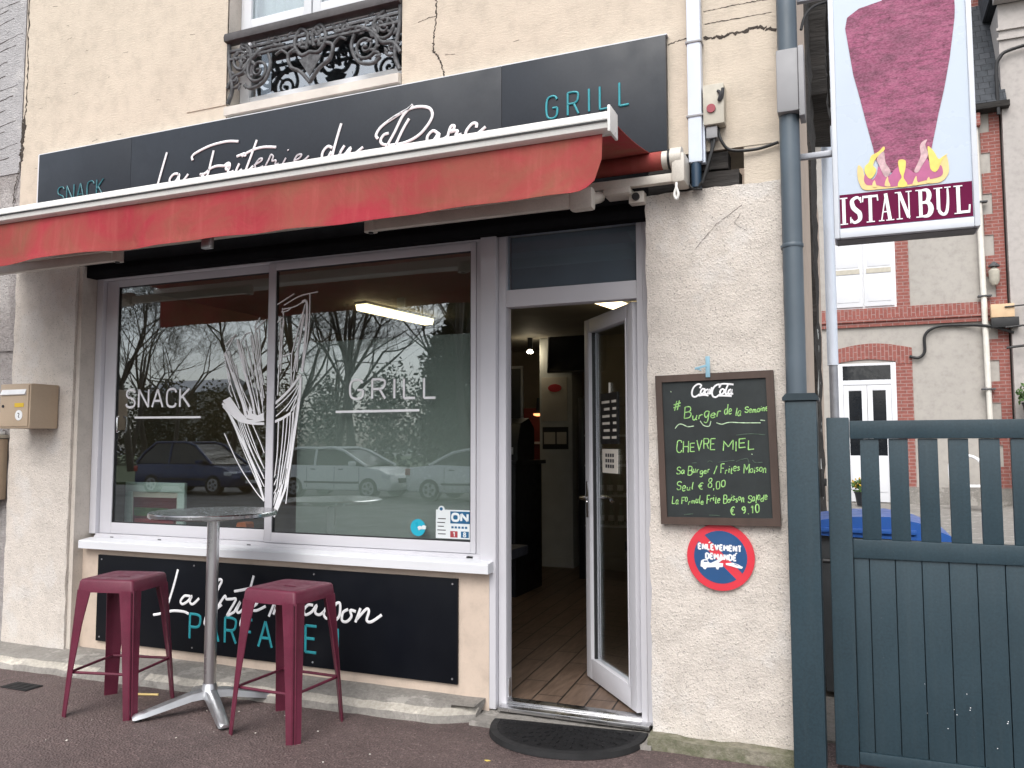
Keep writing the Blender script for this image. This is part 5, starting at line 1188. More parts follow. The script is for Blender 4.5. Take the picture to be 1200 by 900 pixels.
HYB = 14.5
Hs = thing('brick_house', (1.2, HYB, .28), 'red brick and grey plaster house with white door beyond the gate', 'house')
m_ = MB(); m_.box(-3, 2.84, HYB, HYB + 6, .2, 8.15); m_.build('wall', M_houseplaster, Hs, smooth=False)
m_ = MB(); m_.box(-.9, 2.84, HYB - .012, HYB - .002, .2, .62); m_.build('base_band', M_step, Hs)
m_ = MB(); m_.box(-3, 2.84, HYB - .05, HYB - .002, 4.10, 4.32); m_.build('brick_band', M_brick_v, Hs)
m_ = MB(); m_.box(-3, 2.84, HYB - .10, HYB - .002, 4.03, 4.098); m_.box(-3, 2.84, HYB - .06, HYB - .002, 3.93, 4.028); m_.build('brick_moulding', M_brick, Hs)
m_ = MB(); m_.box(.86, 1.11, HYB - .02, HYB - .002, 4.32, 6.2); m_.box(.80, 1.11, HYB - .02, HYB - .002, .62, 3.15); m_.build('brick_jamb', M_brick, Hs)
m_ = MB(); arc_o = [(-.42 + 1.53 * i / 12, 3.46 + .12 * math.sin(math.pi * i / 12)) for i in range(13)]; arc_i = [(.80 - 1.12 * i / 12, 3.19 + .06 * math.sin(math.pi * i / 12)) for i in range(13)]
m_.prism(arc_o + [(1.11, 3.14)] + [(.80, 3.14)] + arc_i, HYB - .03, HYB - .002); m_.build('door_arch', M_brick_v, Hs, smooth=False)
m_ = MB()
for i in range(9):
    z = .62 + i * .84; m_.box(2.50, 2.842, HYB - .022, HYB - .002, z, z + .42); m_.box(2.66, 2.842, HYB - .022, HYB - .002, z + .42, z + .84)
m_.build('quoin', M_brick, Hs)
# shuttered window
m_ = MB(); m_.box(-.40, .86, HYB - .01, HYB - .002, 4.325, 6.1); sh = m_.build('window_frame', M_signwhite, Hs)
for x0, x1 in ((-.36, .22), (.25, .82)):
    m_ = MB(); m_.box(x0, x1, HYB - .05, HYB - .012, 4.36, 6.05, bev=.006)
    for a in ((x0, x1, 5.06, 5.16),): m_.box(a[0] + .05, a[1] - .05, HYB - .062, HYB - .051, a[2], a[3], 1)
    for z0, z1 in ((4.46, 5.02), (5.2, 5.95)): m_.box(x0 + .07, x1 - .07, HYB - .058, HYB - .051, z0, z1, 0, .004)
    m_.build('shutter', [M_pvc_bright, M_beige], Hs)
# door
m_ = MB()
for a in ((-.32, -.22, .3, 3.17), (.70, .80, .3, 3.17), (-.22, .70, 2.72, 2.82), (-.22, .70, 3.12, 3.17)): m_.box(a[0], a[1], HYB - .03, HYB - .003, a[2], a[3], bev=.004)
m_.build('door_frame', M_pvc_bright, Hs)
m_ = MB(); m_.box(-.22, .70, HYB - .02, HYB - .004, 2.82, 3.12); m_.build('transom_pane', M_carglass, Hs)
for x0, x1 in ((-.215, .235), (.245, .695)):
    m_ = MB()
    for a in ((x0, x0 + .10, .3, 2.71), (x1 - .10, x1, .3, 2.71), (x0 + .1, x1 - .1, .3, 1.25), (x0 + .1, x1 - .1, 2.60, 2.71)): m_.box(a[0], a[1], HYB - .035, HYB - .005, a[2], a[3], bev=.004)
    m_.box(x0 + .12, x1 - .12, HYB - .045, HYB - .036, .5, 1.1, bev=.008); d_ = m_.build('house_door', M_pvc_bright, Hs)
    m_ = MB(); m_.box(x0 + .1, x1 - .1, HYB - .025, HYB - .008, 1.25, 2.60); m_.build('pane', M_carglass, d_)
m_ = MB(); m_.box(-3.3, 3.0, HYB - .32, HYB - .002, 8.15, 8.27, bev=.01); m_.build('eave', M_timber, Hs)
m_ = MB(); m_.prism([(HYB - .3, 8.28), (HYB + 1.2, 11.0), (HYB + 6, 11.2), (HYB + 6, 8.28)], -3.3, 2.95, 'x'); m_.build('roof', M_slate, Hs, smooth=False)
m_ = MB(); m_.box(2.2, 2.9, HYB + 1.3, HYB + 2.2, 11.02, 12.6); m_.build('chimney', M_brick, Hs)
t = thing('house_drainpipe', (2.4, HYB - .08, .3), 'cream drainpipe down the corner of the brick house', 'downpipe')
m_ = MB(); m_.cyl((2.44, HYB - .12, 2.6), (2.40, HYB - .12, 7.85), .055, 14); m_.cyl((2.47, HYB - .12, .3), (2.44, HYB - .12, 2.62), .05, 14); m_.build('pipe', M_creampipe, t)
m_ = MB(); m_.box(2.33, 2.49, HYB - .24, HYB - .06, 7.85, 8.12, bev=.02); m_.build('hopper', M_brick, t)
for z in (2.55, 4.4, 6.3): box('pipe_clip', M_iron, t, 2.32, 2.56, HYB - .19, HYB - .05, z, z + .03)
t = thing('wall_lantern', (2.62, HYB - .1, 4.6), 'small glass wall lantern on the brick corner', 'lantern')
m_ = MB(); m_.lathe([(.05, 0), (.09, .08), (.10, .28), (.03, .36)], (2.62, HYB - .16, 4.62), 12); m_.build('globe', M_beige, t)
m_ = MB(); m_.lathe([(.11, .365), (.07, .42), (.02, .46)], (2.62, HYB - .16, 4.62), 12); m_.box(2.59, 2.65, HYB - .16, HYB - .02, 4.98, 5.05); m_.build('cap', M_iron, t)
m_ = MB(); m_.tube(smoothline([(1.06, HYB - .07, 3.28), (1.22, HYB - .07, 3.24), (1.34, HYB - .07, 3.36), (1.36, HYB - .07, 3.7), (1.6, HYB - .07, 3.86), (2.1, HYB - .07, 3.86), (2.5, HYB - .19, 3.80), (2.9, HYB - .2, 3.65)], 6), .030, 8); m_.build('cable', M_cable, None, label='thick black cable looping across the grey plaster of the brick house', cat='cable')
m_ = MB(); m_.box(.90, 1.02, HYB - .09, HYB - .022, 1.66, 1.90, bev=.01); m_.build('door_bell_box', M_beige, None, label='small cream box on the brick jamb beside the far white door', cat='wall box')
t = thing('lamp_housing', (2.6, HYB - .3, 3.7), 'small orange topped cable box on the brick corner', 'cable box')
box('cover', M_tanbox, t, 2.52, 2.92, HYB - .28, HYB - .13, 3.96, 4.22); box('base', M_cable, t, 2.52, 2.99, HYB - .27, HYB - .13, 3.76, 3.955)

Gs = thing('grey_house', (5, 14.2, .28), 'tall pale grey rendered house at the right edge behind the gate', 'house')
m_ = MB(); m_.box(2.88, 9, 14.35, 20, .2, 10.3); m_.build('wall', M_grey_house, Gs, smooth=False)
m_ = MB(); m_.box(2.84, 9, 14.30, 14.348, 9.55, 9.60); m_.box(2.84, 9, 14.30, 14.348, 9.75, 9.80); m_.box(2.80, 9, 14.1, 14.348, 10.31, 10.45); m_.build('cornice', M_grey_house, Gs)
m_ = MB(); m_.prism([(14.0, 10.46), (15.5, 13.2), (20, 13.4), (20, 10.46)], 2.75, 9.2, 'x'); m_.build('roof', M_slate, Gs, smooth=False)
for i, (z, l) in enumerate(((4.15, 'upper thin cable across the grey house at the right edge'), (3.75, 'middle thin cable across the grey house at the right edge'), (3.35, 'lowest thin cable across the grey house at the right edge'))):
    m_ = MB(); m_.tube([(2.75, 14.2, z), (4.5, 14.15, z + .10 + .04 * i)], .016 + .005 * i, 6); m_.build('cable', M_cable, None, label=l, cat='cable')
m_ = MB(); m_.tube(smoothline([(2.80, 14.22, 8.0), (2.80, 14.24, 8.9), (2.86, 14.24, 9.15), (3.1, 14.24, 9.3), (4.2, 14.24, 9.45)], 6), .035, 8); m_.build('cable', M_cable, None, label='thick black cable climbing and bending along the top of the grey house', cat='cable')
t = thing('garden_wall', (4, 14.0, .3), 'low stone wall below the potted plant at the right edge', 'wall')
box('stonework', M_moss, t, 2.86, 6, 13.75, 14.3, .25, 1.85, bev=.02)
def leafball(mb, c, rx, rz, n, s, m=0):
    for i in range(n):
        u = Vector((random.gauss(0, 1), random.gauss(0, 1), random.gauss(0, 1))).normalized() * random.random() ** .4
        p = Vector(c) + Vector((u.x * rx, u.y * rx, u.z * rz)); d = Vector((random.gauss(0, 1), random.gauss(0, 1), random.gauss(0, 1) + .5)).normalized(); e = d.orthogonal().normalized() * s * .35
        v = [mb.bm.verts.new(q) for q in (p, p + d * s * .5 + e, p + d * s, p + d * s * .5 - e)]; mb.face(v, m)
def potplant(x, y, z, r, h, leaf, label, fl=None):
    t = thing('potted_plant', (x, y, z), label, 'potted plant')
    m_ = MB(); m_.lathe([(r * .7, 0), (r, h), (r * 1.08, h), (r * 1.08, h + .03), (r * .9, h + .03)], (x, y, z), 18); m_.build('pot', M_int_dark, t)
    m_ = MB(); leafball(m_, (x, y, z + h + r * .9), r * 1.5, r * 1.1, 160, r * .6)
    m_.build('foliage', leaf, t, smooth=False)
    if fl:
        m_ = MB(); leafball(m_, (x, y, z + h + r * 1.3), r * 1.4, r * .7, 70, r * .45); m_.build('blossom', fl, t, smooth=False)
potplant(3.12, 13.95, 1.86, .19, .38, M_leaf2, 'green plant in a black pot on the low wall at the right edge')
potplant(.08, 13.6, .28, .14, .24, M_leaf2, 'yellow flowering pot plant at the foot of the far white door', M_flower)
t = thing('garden_chair', (1.9, 13.4, .28), 'white tubular chair seen between the gate slats against the far house', 'chair')
m_ = MB(); m_.tube(smoothline([(1.62, 13.2, .28), (1.63, 13.45, .72), (1.65, 13.6, 1.15), (1.9, 13.65, 1.27), (2.15, 13.6, 1.15), (2.17, 13.45, .72), (2.18, 13.2, .28)], 5), .028, 8); m_.build('back_frame', M_signwhite, t)
m_ = MB(); m_.box(1.64, 2.16, 13.0, 13.5, .70, .73, bev=.01); m_.build('seat', M_signwhite, t)
for x in (1.66, 2.14):
    m_ = MB(); m_.cyl((x, 13.05, .28), (x, 13.02, .70), .025, 8); m_.build('leg', M_signwhite, t)

# ================================================================== UPPER WINDOW RAILING
t = thing('window_railing', (-3.14, -.01, 3.9), 'ornate dark cast iron railing under a heavy handrail at the upper window', 'railing')
m_ = MB(); m_.prism([(-.04, 4.168), (-.045, 4.195), (-.035, 4.222), (.03, 4.232), (.04, 4.17), (.02, 4.16)], -3.797, -2.466, 'x'); m_.build('handrail', M_rail, t)
m_ = MB()
for z in (4.10, 4.045): m_.box(-3.79, -2.47, -.010, .010, z, z + .018, bev=.003)
def spiral(c, r, turns, dirn, a0, th=.010, tail=()):
    P = []
    n = int(turns * 22)
    for i in range(n + 1):
        t_ = i / n; a = a0 + dirn * turns * 2 * math.pi * t_; rr = r * (1 - .82 * t_)
        P.append((c[0] + rr * math.cos(a), 0, c[1] + rr * math.sin(a)))
    P = [(q[0], 0, q[1]) for q in tail] + P
    m_.tube(P, [th * (1 - .4 * i / len(P)) for i in range(len(P))], 7)
    m_.lathe([(.002, -.012), (.014, -.008), (.016, 0), (.014, .008), (.002, .012)], (c[0], 0, c[1]), 10)
xm = (-3.797 - 2.466) / 2
for s_ in (-1, 1):
    def X(d): return xm + s_ * d
    spiral((X(.55), 4.045), .095, 1.7, s_, R(90), .014)
    spiral((X(.41), 3.945), .092, 1.7, -s_, R(60 if s_ > 0 else 120), .013)
    spiral((X(.60), 3.90), .050, 1.4, s_, R(200 if s_ > 0 else -20), .010)
    spiral((X(.28), 4.09), .050, 1.4, s_, R(90), .010)
    m_.tube(smoothline([(X(.66), 0, 3.86), (X(.61), 0, 3.93), (X(.53), 0, 3.95), (X(.47), 0, 4.02), (X(.36), 0, 4.08), (X(.2), 0, 4.075)], 6), .014, 7)
    m_.tube(smoothline([(X(.655), 0, 4.16), (X(.65), 0, 4.02), (X(.62), 0, 3.86), (X(.655), 0, 3.755)], 6), .014, 7)
    m_.tube(smoothline([(X(.52), 0, 3.86), (X(.46), 0, 3.83), (X(.36), 0, 3.86), (X(.31), 0, 3.96), (X(.33), 0, 4.04)], 6), .012, 7)
    m_.tube(smoothline([(X(.0), 0, 3.99), (X(.07), 0, 3.98), (X(.12), 0, 4.06), (X(.08), 0, 4.15), (X(.02), 0, 4.11), (X(.03), 0, 4.02)], 6), .014, 7)
    m_.tube(smoothline([(X(.0), 0, 3.79), (X(.07), 0, 3.87), (X(.15), 0, 3.92), (X(.17), 0, 4.0), (X(.11), 0, 4.03)], 6), .013, 7)
    m_.tube(smoothline([(X(.17), 0, 4.0), (X(.22), 0, 4.04), (X(.27), 0, 4.02)], 6), .010, 7)
    for k in range(46):   # cast acanthus leaves along the scrolls
        q = random.random(); cxk, czk = ((X(random.uniform(.14, .62)), 4.085 + random.uniform(-.045, .05)) if q < .5 else (X(random.uniform(.44, .64)), random.uniform(3.86, 4.1)))
        a_ = random.uniform(0, 6.28); d_ = Vector((math.cos(a_), 0, math.sin(a_))); p_ = Vector((cxk, random.uniform(-.012, .004), czk))
        m_.tube([p_, p_ + d_ * .014, p_ + d_ * .034, p_ + d_ * .048], [.003, .011, .009, .002], 6, flat=((0, 1, 0), .5))
for k in range(16):
    a_ = random.uniform(0, 6.28); d_ = Vector((math.cos(a_), 0, math.sin(a_))); p_ = Vector((xm + random.uniform(-.09, .09), -.008, random.uniform(3.99, 4.13))); m_.tube([p_, p_ + d_ * .014, p_ + d_ * .034, p_ + d_ * .048], [.003, .012, .010, .002], 6, flat=((0, 1, 0), .5))
m_.prism([(xm - .085, 3.95), (xm, 3.83), (xm + .085, 3.95), (xm, 3.985)], -.004, .004)
m_.build('scrollwork', M_iron, t, angle=70)

# ================================================================== TABLE, STOOLS, MAT, LITTER
t = thing('bar_table', (-3.43, -.43, 0), 'tall round steel bar table between the two burgundy stools', 'table')
cx, cy = -3.43, -.43
m_ = MB(); m_.lathe([(.30, 1.088), (.345, 1.09), (.352, 1.096), (.352, 1.112), (.346, 1.118), (.30, 1.1185)], (cx, cy, 0), 56); m_.build('tabletop', M_tabletop, t, angle=40)
m_ = MB(); m_.lathe([(.034, .115), (.034, 1.06), (.09, 1.066), (.09, 1.087)], (cx, cy, 0), 28); m_.build('column', M_alu, t)
m_ = MB(); m_.lathe([(.05, .07), (.055, .085), (.045, .125), (.037, .15)], (cx, cy, 0), 24)
for k in range(4):
    a = math.atan2(-.30, -.22) + k * math.pi / 2; d = Vector((math.cos(a), math.sin(a), 0)); n_ = Vector((-d.y, d.x, 0)); rings = []
    for u, wd, zb, zt in ((.02, .036, .075, .125), (.10, .036, .070, .115), (.22, .034, .045, .085), (.33, .032, .022, .055), (.385, .030, .014, .040), (.40, .022, .014, .030)):
        p = Vector((cx, cy, 0)) + d * u
        rings.append([m_.bm.verts.new(p + n_ * s_ * q + Vector((0, 0, z))) for s_, q, z in ((-1, wd, zb), (-1, wd * .85, zt - .008), (-1, wd * .35, zt), (1, wd * .35, zt), (1, wd * .85, zt - .008), (1, wd, zb))])
    for r0, r1 in zip(rings, rings[1:]):
        for j in range(6): m_.face([r0[j], r0[(j + 1) % 6], r1[(j + 1) % 6], r1[j]])
    m_.face(rings[0]); m_.face(rings[-1][::-1])
b_ = m_.build('cross_base', M_cast, t, angle=28)
for k in range(4):
    a = math.atan2(-.30, -.22) + k * math.pi / 2; m_ = MB(); m_.cyl((cx + .37 * math.cos(a), cy + .37 * math.sin(a), 0), (cx + .37 * math.cos(a), cy + .37 * math.sin(a), .016), .018, 14); m_.build('foot_pad', M_gasket, b_)

def stool():
    t = thing('bar_stool', (0, 0, 0), 'burgundy metal stool left of the bar table', 'stool', 'burgundy stools at the bar table')
    m_ = MB(); S, H = .164, .745
    # seat: rounded square pan with a dished top and a skirt, hand slot in the middle
    def ring(r, z, rad):
        P = []
        for k, (sx, sy) in enumerate(((1, 1), (-1, 1), (-1, -1), (1, -1))):
            for i in range(5):
                a = k * math.pi / 2 + i / 4 * math.pi / 2; P.append(m_.bm.verts.new((sx * (r - rad) + rad * math.cos(a), sy * (r - rad) + rad * math.sin(a), z)))
        return P
    rs = [ring(S + .009, H - .072, .014), ring(S + .003, H - .014, .016), ring(S - .003, H - .003, .02), ring(S - .012, H, .03), ring(S - .05, H - .006, .03)]
    sl_ = []
    for k in range(20):
        a = math.atan2(rs[-1][k].co.y, rs[-1][k].co.x); cc, ss = math.cos(a), math.sin(a)
        sl_.append(m_.bm.verts.new((.045 * (abs(cc) ** .5) * (1 if cc > 0 else -1), .012 * (abs(ss) ** .5) * (1 if ss > 0 else -1), H - .007)))
    sd_ = [m_.bm.verts.new((v.co.x, v.co.y, H - .03)) for v in sl_]
    rs += [sl_, sd_]
    for a, b in zip(rs, rs[1:]):
        for j in range(20): m_.face([a[j], a[(j + 1) % 20], b[(j + 1) % 20], b[j]])
    und = ring(S - .002, H - .072, .014); und2 = ring(S - .010, H - .02, .03)
    for a, b in ((rs[0], und), (und, und2)):
        for j in range(20): m_.face([a[j], b[j], b[(j + 1) % 20], a[(j + 1) % 20]])
    m_.face(sd_[::-1]); m_.face(und2)
    m_.build('seat', M_stool, t, angle=45)
    FT, TP = .208, .166
    for sx, sy in ((1, 1), (-1, 1), (-1, -1), (1, -1)):
        m_ = MB(); R0 = []
        dv = Vector((sx, sy, 0)).normalized(); tv = Vector((-dv.y, dv.x, 0))
        for z, w2, k2 in ((0, .037, .22), (.03, .038, .24), (.25, .042, .36), (.5, .050, .62), (.685, .058, .92)):
            q = FT + (TP - FT) * z / .72; c_ = Vector((sx * q, sy * q, z))
            # open V of pressed sheet with a rolled groove down the middle
            sec = [(-w2, -k2 * w2), (-.012, -.004), (-.009, .002), (-.004, .001), (-.0025, -.010), (.0025, -.010), (.004, .001), (.009, .002), (.012, -.004), (w2, -k2 * w2), (w2 - .001, -k2 * w2 - .005), (.010, -.015), (-.010, -.015), (-w2 + .001, -k2 * w2 - .005)]
            R0.append([m_.bm.verts.new(c_ + tv * a + dv * b) for a, b in sec])
        n_ = len(R0[0])
        for a, b in zip(R0, R0[1:]):
            for j in range(n_): m_.face([a[j], a[(j + 1) % n_], b[(j + 1) % n_], b[j]])
        m_.face(R0[0]); m_.face(R0[-1][::-1]); m_.build('leg', M_stool, t, angle=25)
    q = FT + (TP - FT) * .235 / .72 - .008
    for k in range(4):
        m_ = MB(); p = [(-q, -q), (q, -q), (q, q), (-q, q)][k]; p2 = [(q, -q), (q, q), (-q, q), (-q, -q)][k]
        m_.tube([(p[0], p[1], .235), (p2[0], p2[1], .235)], .008, 8); m_.build('brace', M_stool, t)
    return t
s1 = stool(); s1.location = (-3.95, -.575, 0); s1.rotation_euler = (0, 0, R(13))
s2 = copy_tree(s1); s2.location = (-2.845, -.485, 0); s2.rotation_euler = (0, 0, R(-1.5)); s2['label'] = 'burgundy metal stool right of the bar table, in front of the black sign'

m_ = MB(); n = 40
mc = Vector((-1.43, .015)); mr = R(6)
def mp(a, rx, ry, z): 
    q = Vector((rx * math.cos(a), -ry * max(0, math.sin(a)) ** .85)); return (mc.x + q.x * math.cos(mr) - q.y * math.sin(mr), mc.y + q.x * math.sin(mr) + q.y * math.cos(mr), z)
t = thing('doormat', (-1.43, -.1, .0), 'black half round rubber doormat at the shop door', 'doormat')
tl = .024
ro = [m_.bm.verts.new(mp(math.pi * i / n, .415, .40, .003)) for i in range(n + 1)]; rm = [m_.bm.verts.new(mp(math.pi * i / n, .410, .395, tl + .006)) for i in range(n + 1)]; ri = [m_.bm.verts.new(mp(math.pi * i / n, .375, .362, tl + .008)) for i in range(n + 1)]
for a, b in ((ro, rm), (rm, ri)):
    for j in range(n): m_.face([a[j], a[j + 1], b[j + 1], b[j]])
m_.face([ro[0], rm[0], ri[0], ri[n], rm[n], ro[n]]) ; m_.build('border', M_mat_edge, t, angle=40)
m_ = MB(); ri = [m_.bm.verts.new(mp(math.pi * i / n, .3745, .3615, tl + .0075)) for i in range(n + 1)]; m_.face(ri)
for i in range(9):     # moulded ribs fanning out
    for j in range(5 + i):
        a = math.pi * (j + .5) / (5 + i); r0 = .05 + i * .034
        p, q = mp(a, r0, r0 * .96, tl + .009), mp(a + .02 * (-1) ** i, r0 + .026, (r0 + .026) * .96, tl + .009); m_.tube([p, q], .0042, 5)
m_.build('ribbed_pad', M_rubber_mat, t, angle=50)
# pavement scraps
for i, (x, y, r, mm, l) in enumerate(((-1.66, -.52, .016, M_fl_yel, 'small yellow leaf on the pavement left of the doormat'), (-3.96, -.36, .05, M_fl_pale, 'pale stick on the ground under the left stool'))):
    m_ = MB()
    if i == 0: m_.prism([(x - r, y), (x, y + r * .5), (x + r, y + r * .2), (x, y - r * .5)], .002, .004, 'z')
    else: m_.tube([(x - .09, y - .03, .008), (x + .06, y + .02, .008)], .007, 6)
    m_.build('leaf' if i == 0 else 'stick', mm, None, label=l, cat='leaf' if i == 0 else 'stick')
m_ = MB()
for i in range(70):
    x, y = random.uniform(-5.5, .2), random.uniform(-2.6, -.25); r = random.uniform(.002, .006); m_.lathe([(r, .0005), (r * 1.1, r * .5), (r * .5, r * .9)], (x, y, 0), 6)
m_.build('pavement_grit', M_lime, None, kind='stuff', label='scattered pale grit on the reddish pavement', cat='grit')
m_ = MB(); m_.box(-4.95, -4.72, -.58, -.46, .001, .006, bev=.002)
for i in range(4): m_.box(-4.93 + i * .055, -4.895 + i * .055, -.565, -.475, .0062, .008)
m_.build('drain_cover', M_mat_edge, None, label='small worn metal cover set in the pavement at lower left', cat='drain cover')

# ================================================================== ACROSS THE STREET (seen mirrored in the panes)
def car(x, y, L, H, paint, sedan, label):
    """faces +x, x = rear bumper"""
    t = thing('parked_car', (x + L / 2, y, -.12), label, 'car', 'cars parked across the street')
    z0 = -.12; hw = .86
    if sedan: low = [(0, .35), (.02, .75), (.05, .95), (.95, 1.02), (3.0, .98), (4.0, .86), (4.38, .74), (4.45, .5), (4.4, .25), (.1, .25)]; top = [(.75, 1.0), (1.45, 1.36), (1.9, H), (2.6, H), (3.0, H - .1), (3.65, .96)]
    else: low = [(0, .35), (.02, .8), (.10, 1.0), (3.0, .98), (3.75, .90), (4.15, .74), (4.22, .5), (4.15, .25), (.1, .25)]; top = [(.08, 1.0), (.35, 1.36), (.75, H), (2.1, H), (2.5, H - .1), (3.35, .96)]
    k = L / low[-3][0]
    m_ = MB(); tb = bmesh.new()
    A_ = [tb.verts.new((x + p[0] * k, y - hw, z0 + p[1])) for p in low]; B_ = [tb.verts.new((x + p[0] * k, y + hw, z0 + p[1])) for p in low]
    tb.faces.new(A_); tb.faces.new(B_[::-1])
    for i in range(len(low)): tb.faces.new([A_[i], A_[(i + 1) % len(low)], B_[(i + 1) % len(low)], B_[i]])
    bmesh.ops.bevel(tb, geom=tb.edges[:], offset=.07, segments=3, profile=.6, affect='EDGES'); m_.merge(tb)
    body = m_.build('body', paint, t, angle=50)
    def cabin(sc_, zoff, mat, name, pts_, grow=0):
        m_ = MB(); tb = bmesh.new()
        def wv(p): return hw - .02 - .20 * max(0, (p[1] - .95)) / (H - .95) + grow
        A_ = [tb.verts.new((x + p[0] * k, y - wv(p), z0 + p[1] + zoff)) for p in pts_]; B_ = [tb.verts.new((x + p[0] * k, y + wv(p), z0 + p[1] + zoff)) for p in pts_]
        tb.faces.new(A_); tb.faces.new(B_[::-1])
        for i in range(len(pts_)): tb.faces.new([A_[i], A_[(i + 1) % len(pts_)], B_[(i + 1) % len(pts_)], B_[i]])
        bmesh.ops.bevel(tb, geom=tb.edges[:], offset=.03, segments=2, affect='EDGES'); m_.merge(tb); m_.build(name, mat, t, angle=50)
    cabin(1, 0, M_carglass, 'window_glass', top)
    m_ = MB()
    tp = [(p[0], p[1]) for p in top]
    for s_ in (-1, 1):
        def wv(p): return hw - .015 - .20 * max(0, (p[1] - .95)) / (H - .95)
        for a, b in zip(tp, tp[1:]): m_.tube([(x + a[0] * k, y + s_ * wv(a), z0 + a[1] + .01), (x + b[0] * k, y + s_ * wv(b), z0 + b[1] + .01)], .045, 8)
        pm = ((top[1][0] + top[3][0]) / 2 + .25, H - .02); pb = (pm[0] + .05, .98); m_.tube([(x + pm[0] * k, y + s_ * wv(pm), z0 + pm[1]), (x + pb[0] * k, y + s_ * wv(pb), z0 + pb[1])], .04, 8)
    r2, r3 = top[2], top[3]
    m_.box(x + (r2[0] - .1) * k, x + (r3[0] + .12) * k, y - hw + .22, y + hw - .22, z0 + H - .02, z0 + H + .035, bev=.02)
    m_.build('roof_frame', paint, t, angle=50)
    m_ = MB()
    for s_ in (-1, 1):
        for px_ in (1.25, 2.25, 3.1): m_.box(x + px_ * k - .006, x + px_ * k + .006, y + s_ * hw - .004, y + s_ * hw + .004, z0 + .34, z0 + .94)
        for px_ in (1.4, 2.4): m_.box(x + px_ * k, x + px_ * k + .16, y + s_ * hw - .01, y + s_ * hw + .02, z0 + .86, z0 + .89, bev=.004)
        m_.box(x + 1.15 * k, x + 3.1 * k, y + s_ * hw - .006, y + s_ * hw + .012, z0 + .46, z0 + .52, bev=.004)
    m_.box(x + L + .012, x + L + .02, y - .26, y + .26, z0 + .36, z0 + .46, 1); m_.box(x - .02, x - .005, y - .26, y + .26, z0 + .5, z0 + .61, 1)
    m_.build('trim', [M_gasket, M_signwhite], t)
    for wx in (.78, 3.42 if not sedan else 3.55):
        for s_ in (-1, 1):
            m_ = MB(); m_.cyl((x + wx * k, y + s_ * (hw - .20), z0 + .315), (x + wx * k, y + s_ * (hw + .012), z0 + .315), .315, 28); wh = m_.build('wheel', M_tyre, t)
            m_ = MB(); m_.cyl((x + wx * k, y + s_ * (hw + .012), z0 + .315), (x + wx * k, y + s_ * (hw + .022), z0 + .315), .21, 24)
            for q in range(5): 
                a = q * 2 * math.pi / 5; m_.cyl((x + wx * k + .12 * math.cos(a), y + s_ * (hw + .021), z0 + .315 + .12 * math.sin(a)), (x + wx * k + .12 * math.cos(a), y + s_ * (hw + .026), z0 + .315 + .12 * math.sin(a)), .045, 10, 1)
            m_.build('rim', [M_rim, M_tyre], wh)
    for s_ in (-1, 1):
        m_ = MB(); m_.box(x + L - .36, x + L - .06, y + s_ * (hw - .14) - .16, y + s_ * (hw - .14) + .16, z0 + .62, z0 + .76, bev=.04); m_.build('headlight', M_lamp, t)
        m_ = MB(); m_.box(x - .01, x + .16, y + s_ * (hw - .1) - .12, y + s_ * (hw - .1) + .12, z0 + .72, z0 + .92, bev=.03); m_.build('tail_light', M_redlamp, t)
        m_ = MB(); m_.box(x + 2.85 * k, x + 3.02 * k, y + s_ * (hw + .1) - .1, y + s_ * (hw + .1) + .1, z0 + .98, z0 + 1.12, bev=.04); m_.build('mirror', paint, t)
    m_ = MB(); m_.box(x + L - .05, x + L + .012, y - .45, y + .45, z0 + .48, z0 + .62, bev=.02); m_.build('grille', M_gasket, t)
car(-22.6, -17.3, 4.2, 1.68, M_carblue, False, 'dark blue tall hatchback mirrored in the left window pane')
car(-16.75, -17.3, 4.25, 1.50, M_carwhite, False, 'white hatchback mirrored in the middle of the shop window')
car(-12.05, -17.3, 4.5, 1.45, M_carsilver, True, 'silver white saloon mirrored at the right edge of the shop window')

def make_tree(seed, h):
    rnd = random.Random(seed)
    t = thing('bare_tree', (0, 0, 0), 'tall bare winter tree across the street, mirrored in the panes', 'tree', 'bare trees across the street')
    trunk, crown = MB(), MB()
    def grow(p, d, L, r, depth):
        n = 3; P = [p]; q = p.copy(); dd = d.copy()
        for i in range(n):
            dd = (dd + Vector((rnd.gauss(0, .10), rnd.gauss(0, .10), rnd.gauss(.03, .07)))).normalized(); q = q + dd * (L / n); P.append(q.copy())
        r1 = max(r * .66, .007)
        (trunk if depth < 3 else crown).tube(P, [r + (r1 - r) * i / n for i in range(n + 1)], 8 if depth == 0 else (5 if depth < 3 else 3), caps=False)
        if depth >= 8: return
        nb = 2 if depth == 0 else rnd.choice((2, 2, 3, 3))
        if depth == 0: nb = 4
        for k in range(nb):
            ax = dd.orthogonal(); ax.rotate(Matrix.Rotation(rnd.uniform(0, 6.28), 3, dd)); nd = dd.copy(); nd.rotate(Matrix.Rotation(R(rnd.uniform(18, 52)), 3, ax))
            if nd.z < .05: nd.z = abs(nd.z) + .1; nd.normalize()
            at = P[-1] if (k == 0 or depth == 0) else P[rnd.choice((1, 2, 3))]
            grow(at, nd, L * rnd.uniform(.62, .86), r1 * rnd.uniform(.6, .85), depth + 1)
    grow(Vector((0, 0, -.1)), Vector((0, 0, 1)), h * .22, h * .0095, 0)
    trunk.build('trunk', M_bark, t, angle=60); crown.build('crown', M_bark, t, smooth=False); return t
protos = [make_tree(3, 17), make_tree(11, 20)]
spots = [(-33.5, -29, 0), (-38.5, -31, 1), (-29.0, -33, 0), (-24.5, -31, 1), (-21.5, -28, 0), (-19.0, -33, 1), (-44, -36, 0), (-13.5, -30, 1), (-7, -29, 0), (-1, -32, 1), (-12.5, -21.5, 1), (-27, -26, 1), (-17.5, -22, 1), (-22, -23.5, 1), (-47, -40, 1), (-36, -38, 0), (-52, -42, 1), (-31, -41, 1)]
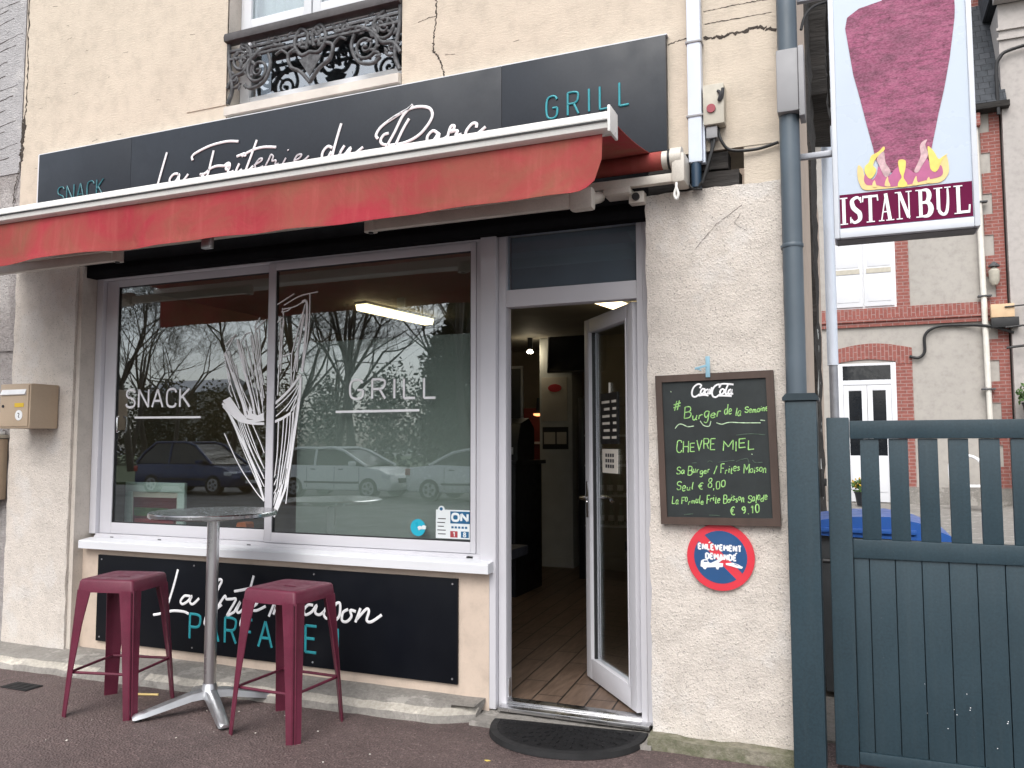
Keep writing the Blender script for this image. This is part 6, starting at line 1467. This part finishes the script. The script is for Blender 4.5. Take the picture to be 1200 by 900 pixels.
for i, (x, y, k) in enumerate(spots):
    o = protos[i] if i < 2 and False else None
    if i == 0: o = protos[0]
    elif i == 1: o = protos[1]
    else: o = copy_tree(protos[k])
    o.location = (x, y, 0); o.rotation_euler = (0, 0, random.uniform(0, 6.28)); s_ = random.uniform(.85, 1.15); o.scale = (s_, s_, s_)
m_ = MB()
for i in range(75):
    x = -95 + i * 1.7; hh = 6.2 + 3.0 * noise.noise(Vector((x * .13, 2, 0))) + random.uniform(-.6, .8)
    leafball(m_, (x, -46 + random.uniform(-2, 2), hh * .45), 1.9, hh * .6, 1100, .30)
m_.build('far_hedge', M_leaf, None, smooth=False, kind='stuff', label='dark hedge along the park across the street', cat='hedge')
for i, (x, y, h) in enumerate(((-16.2, -27, 7.5), (-13.8, -25, 8.5))):
    t = thing('evergreen_tree', (x, y, 0), ('dark evergreen mirrored right of the word on the right pane', 'taller dark evergreen mirrored at the right edge of the right pane')[i], 'tree')
    m_ = MB(); m_.cyl((x, y, -.1), (x, y, h * .7), .2, 10, r2=.05); m_.build('trunk', M_bark, t)
    m_ = MB()
    for k in range(26): 
        f_ = k / 26; leafball(m_, (x + random.uniform(-.5, .5), y + random.uniform(-.5, .5), .8 + h * .85 * f_), 1.9 * (1.05 - f_), .7, 320, .22)
    m_.build('crown', M_leaf, t, smooth=False)
t = thing('far_villa', (-62, -62, 0), 'plain pale villa with a grey roof across the park, mirrored in the left pane', 'house')
m_ = MB(); m_.box(-67, -58, -66, -58, 0, 6.6); m_.build('wall', M_houseplaster, t)
m_ = MB(); m_.prism([(-66.4, 6.62), (-57.6, 6.62), (-62, 8.2)], -67.4, -57.6, 'x'); m_.build('roof', M_zinc, t, smooth=False)
for x in (-65.8, -63.2, -60.4):
    for z in (1.0, 4.9):
        m_ = MB(); m_.box(x, x + 1.1, -57.99, -57.95, z, z + 1.6); m_.box(x - .12, x, -57.99, -57.93, z - .1, z + 1.7, 1); m_.box(x + 1.1, x + 1.22, -57.99, -57.93, z - .1, z + 1.7, 1); m_.build('window', [M_carglass, M_signwhite], t)
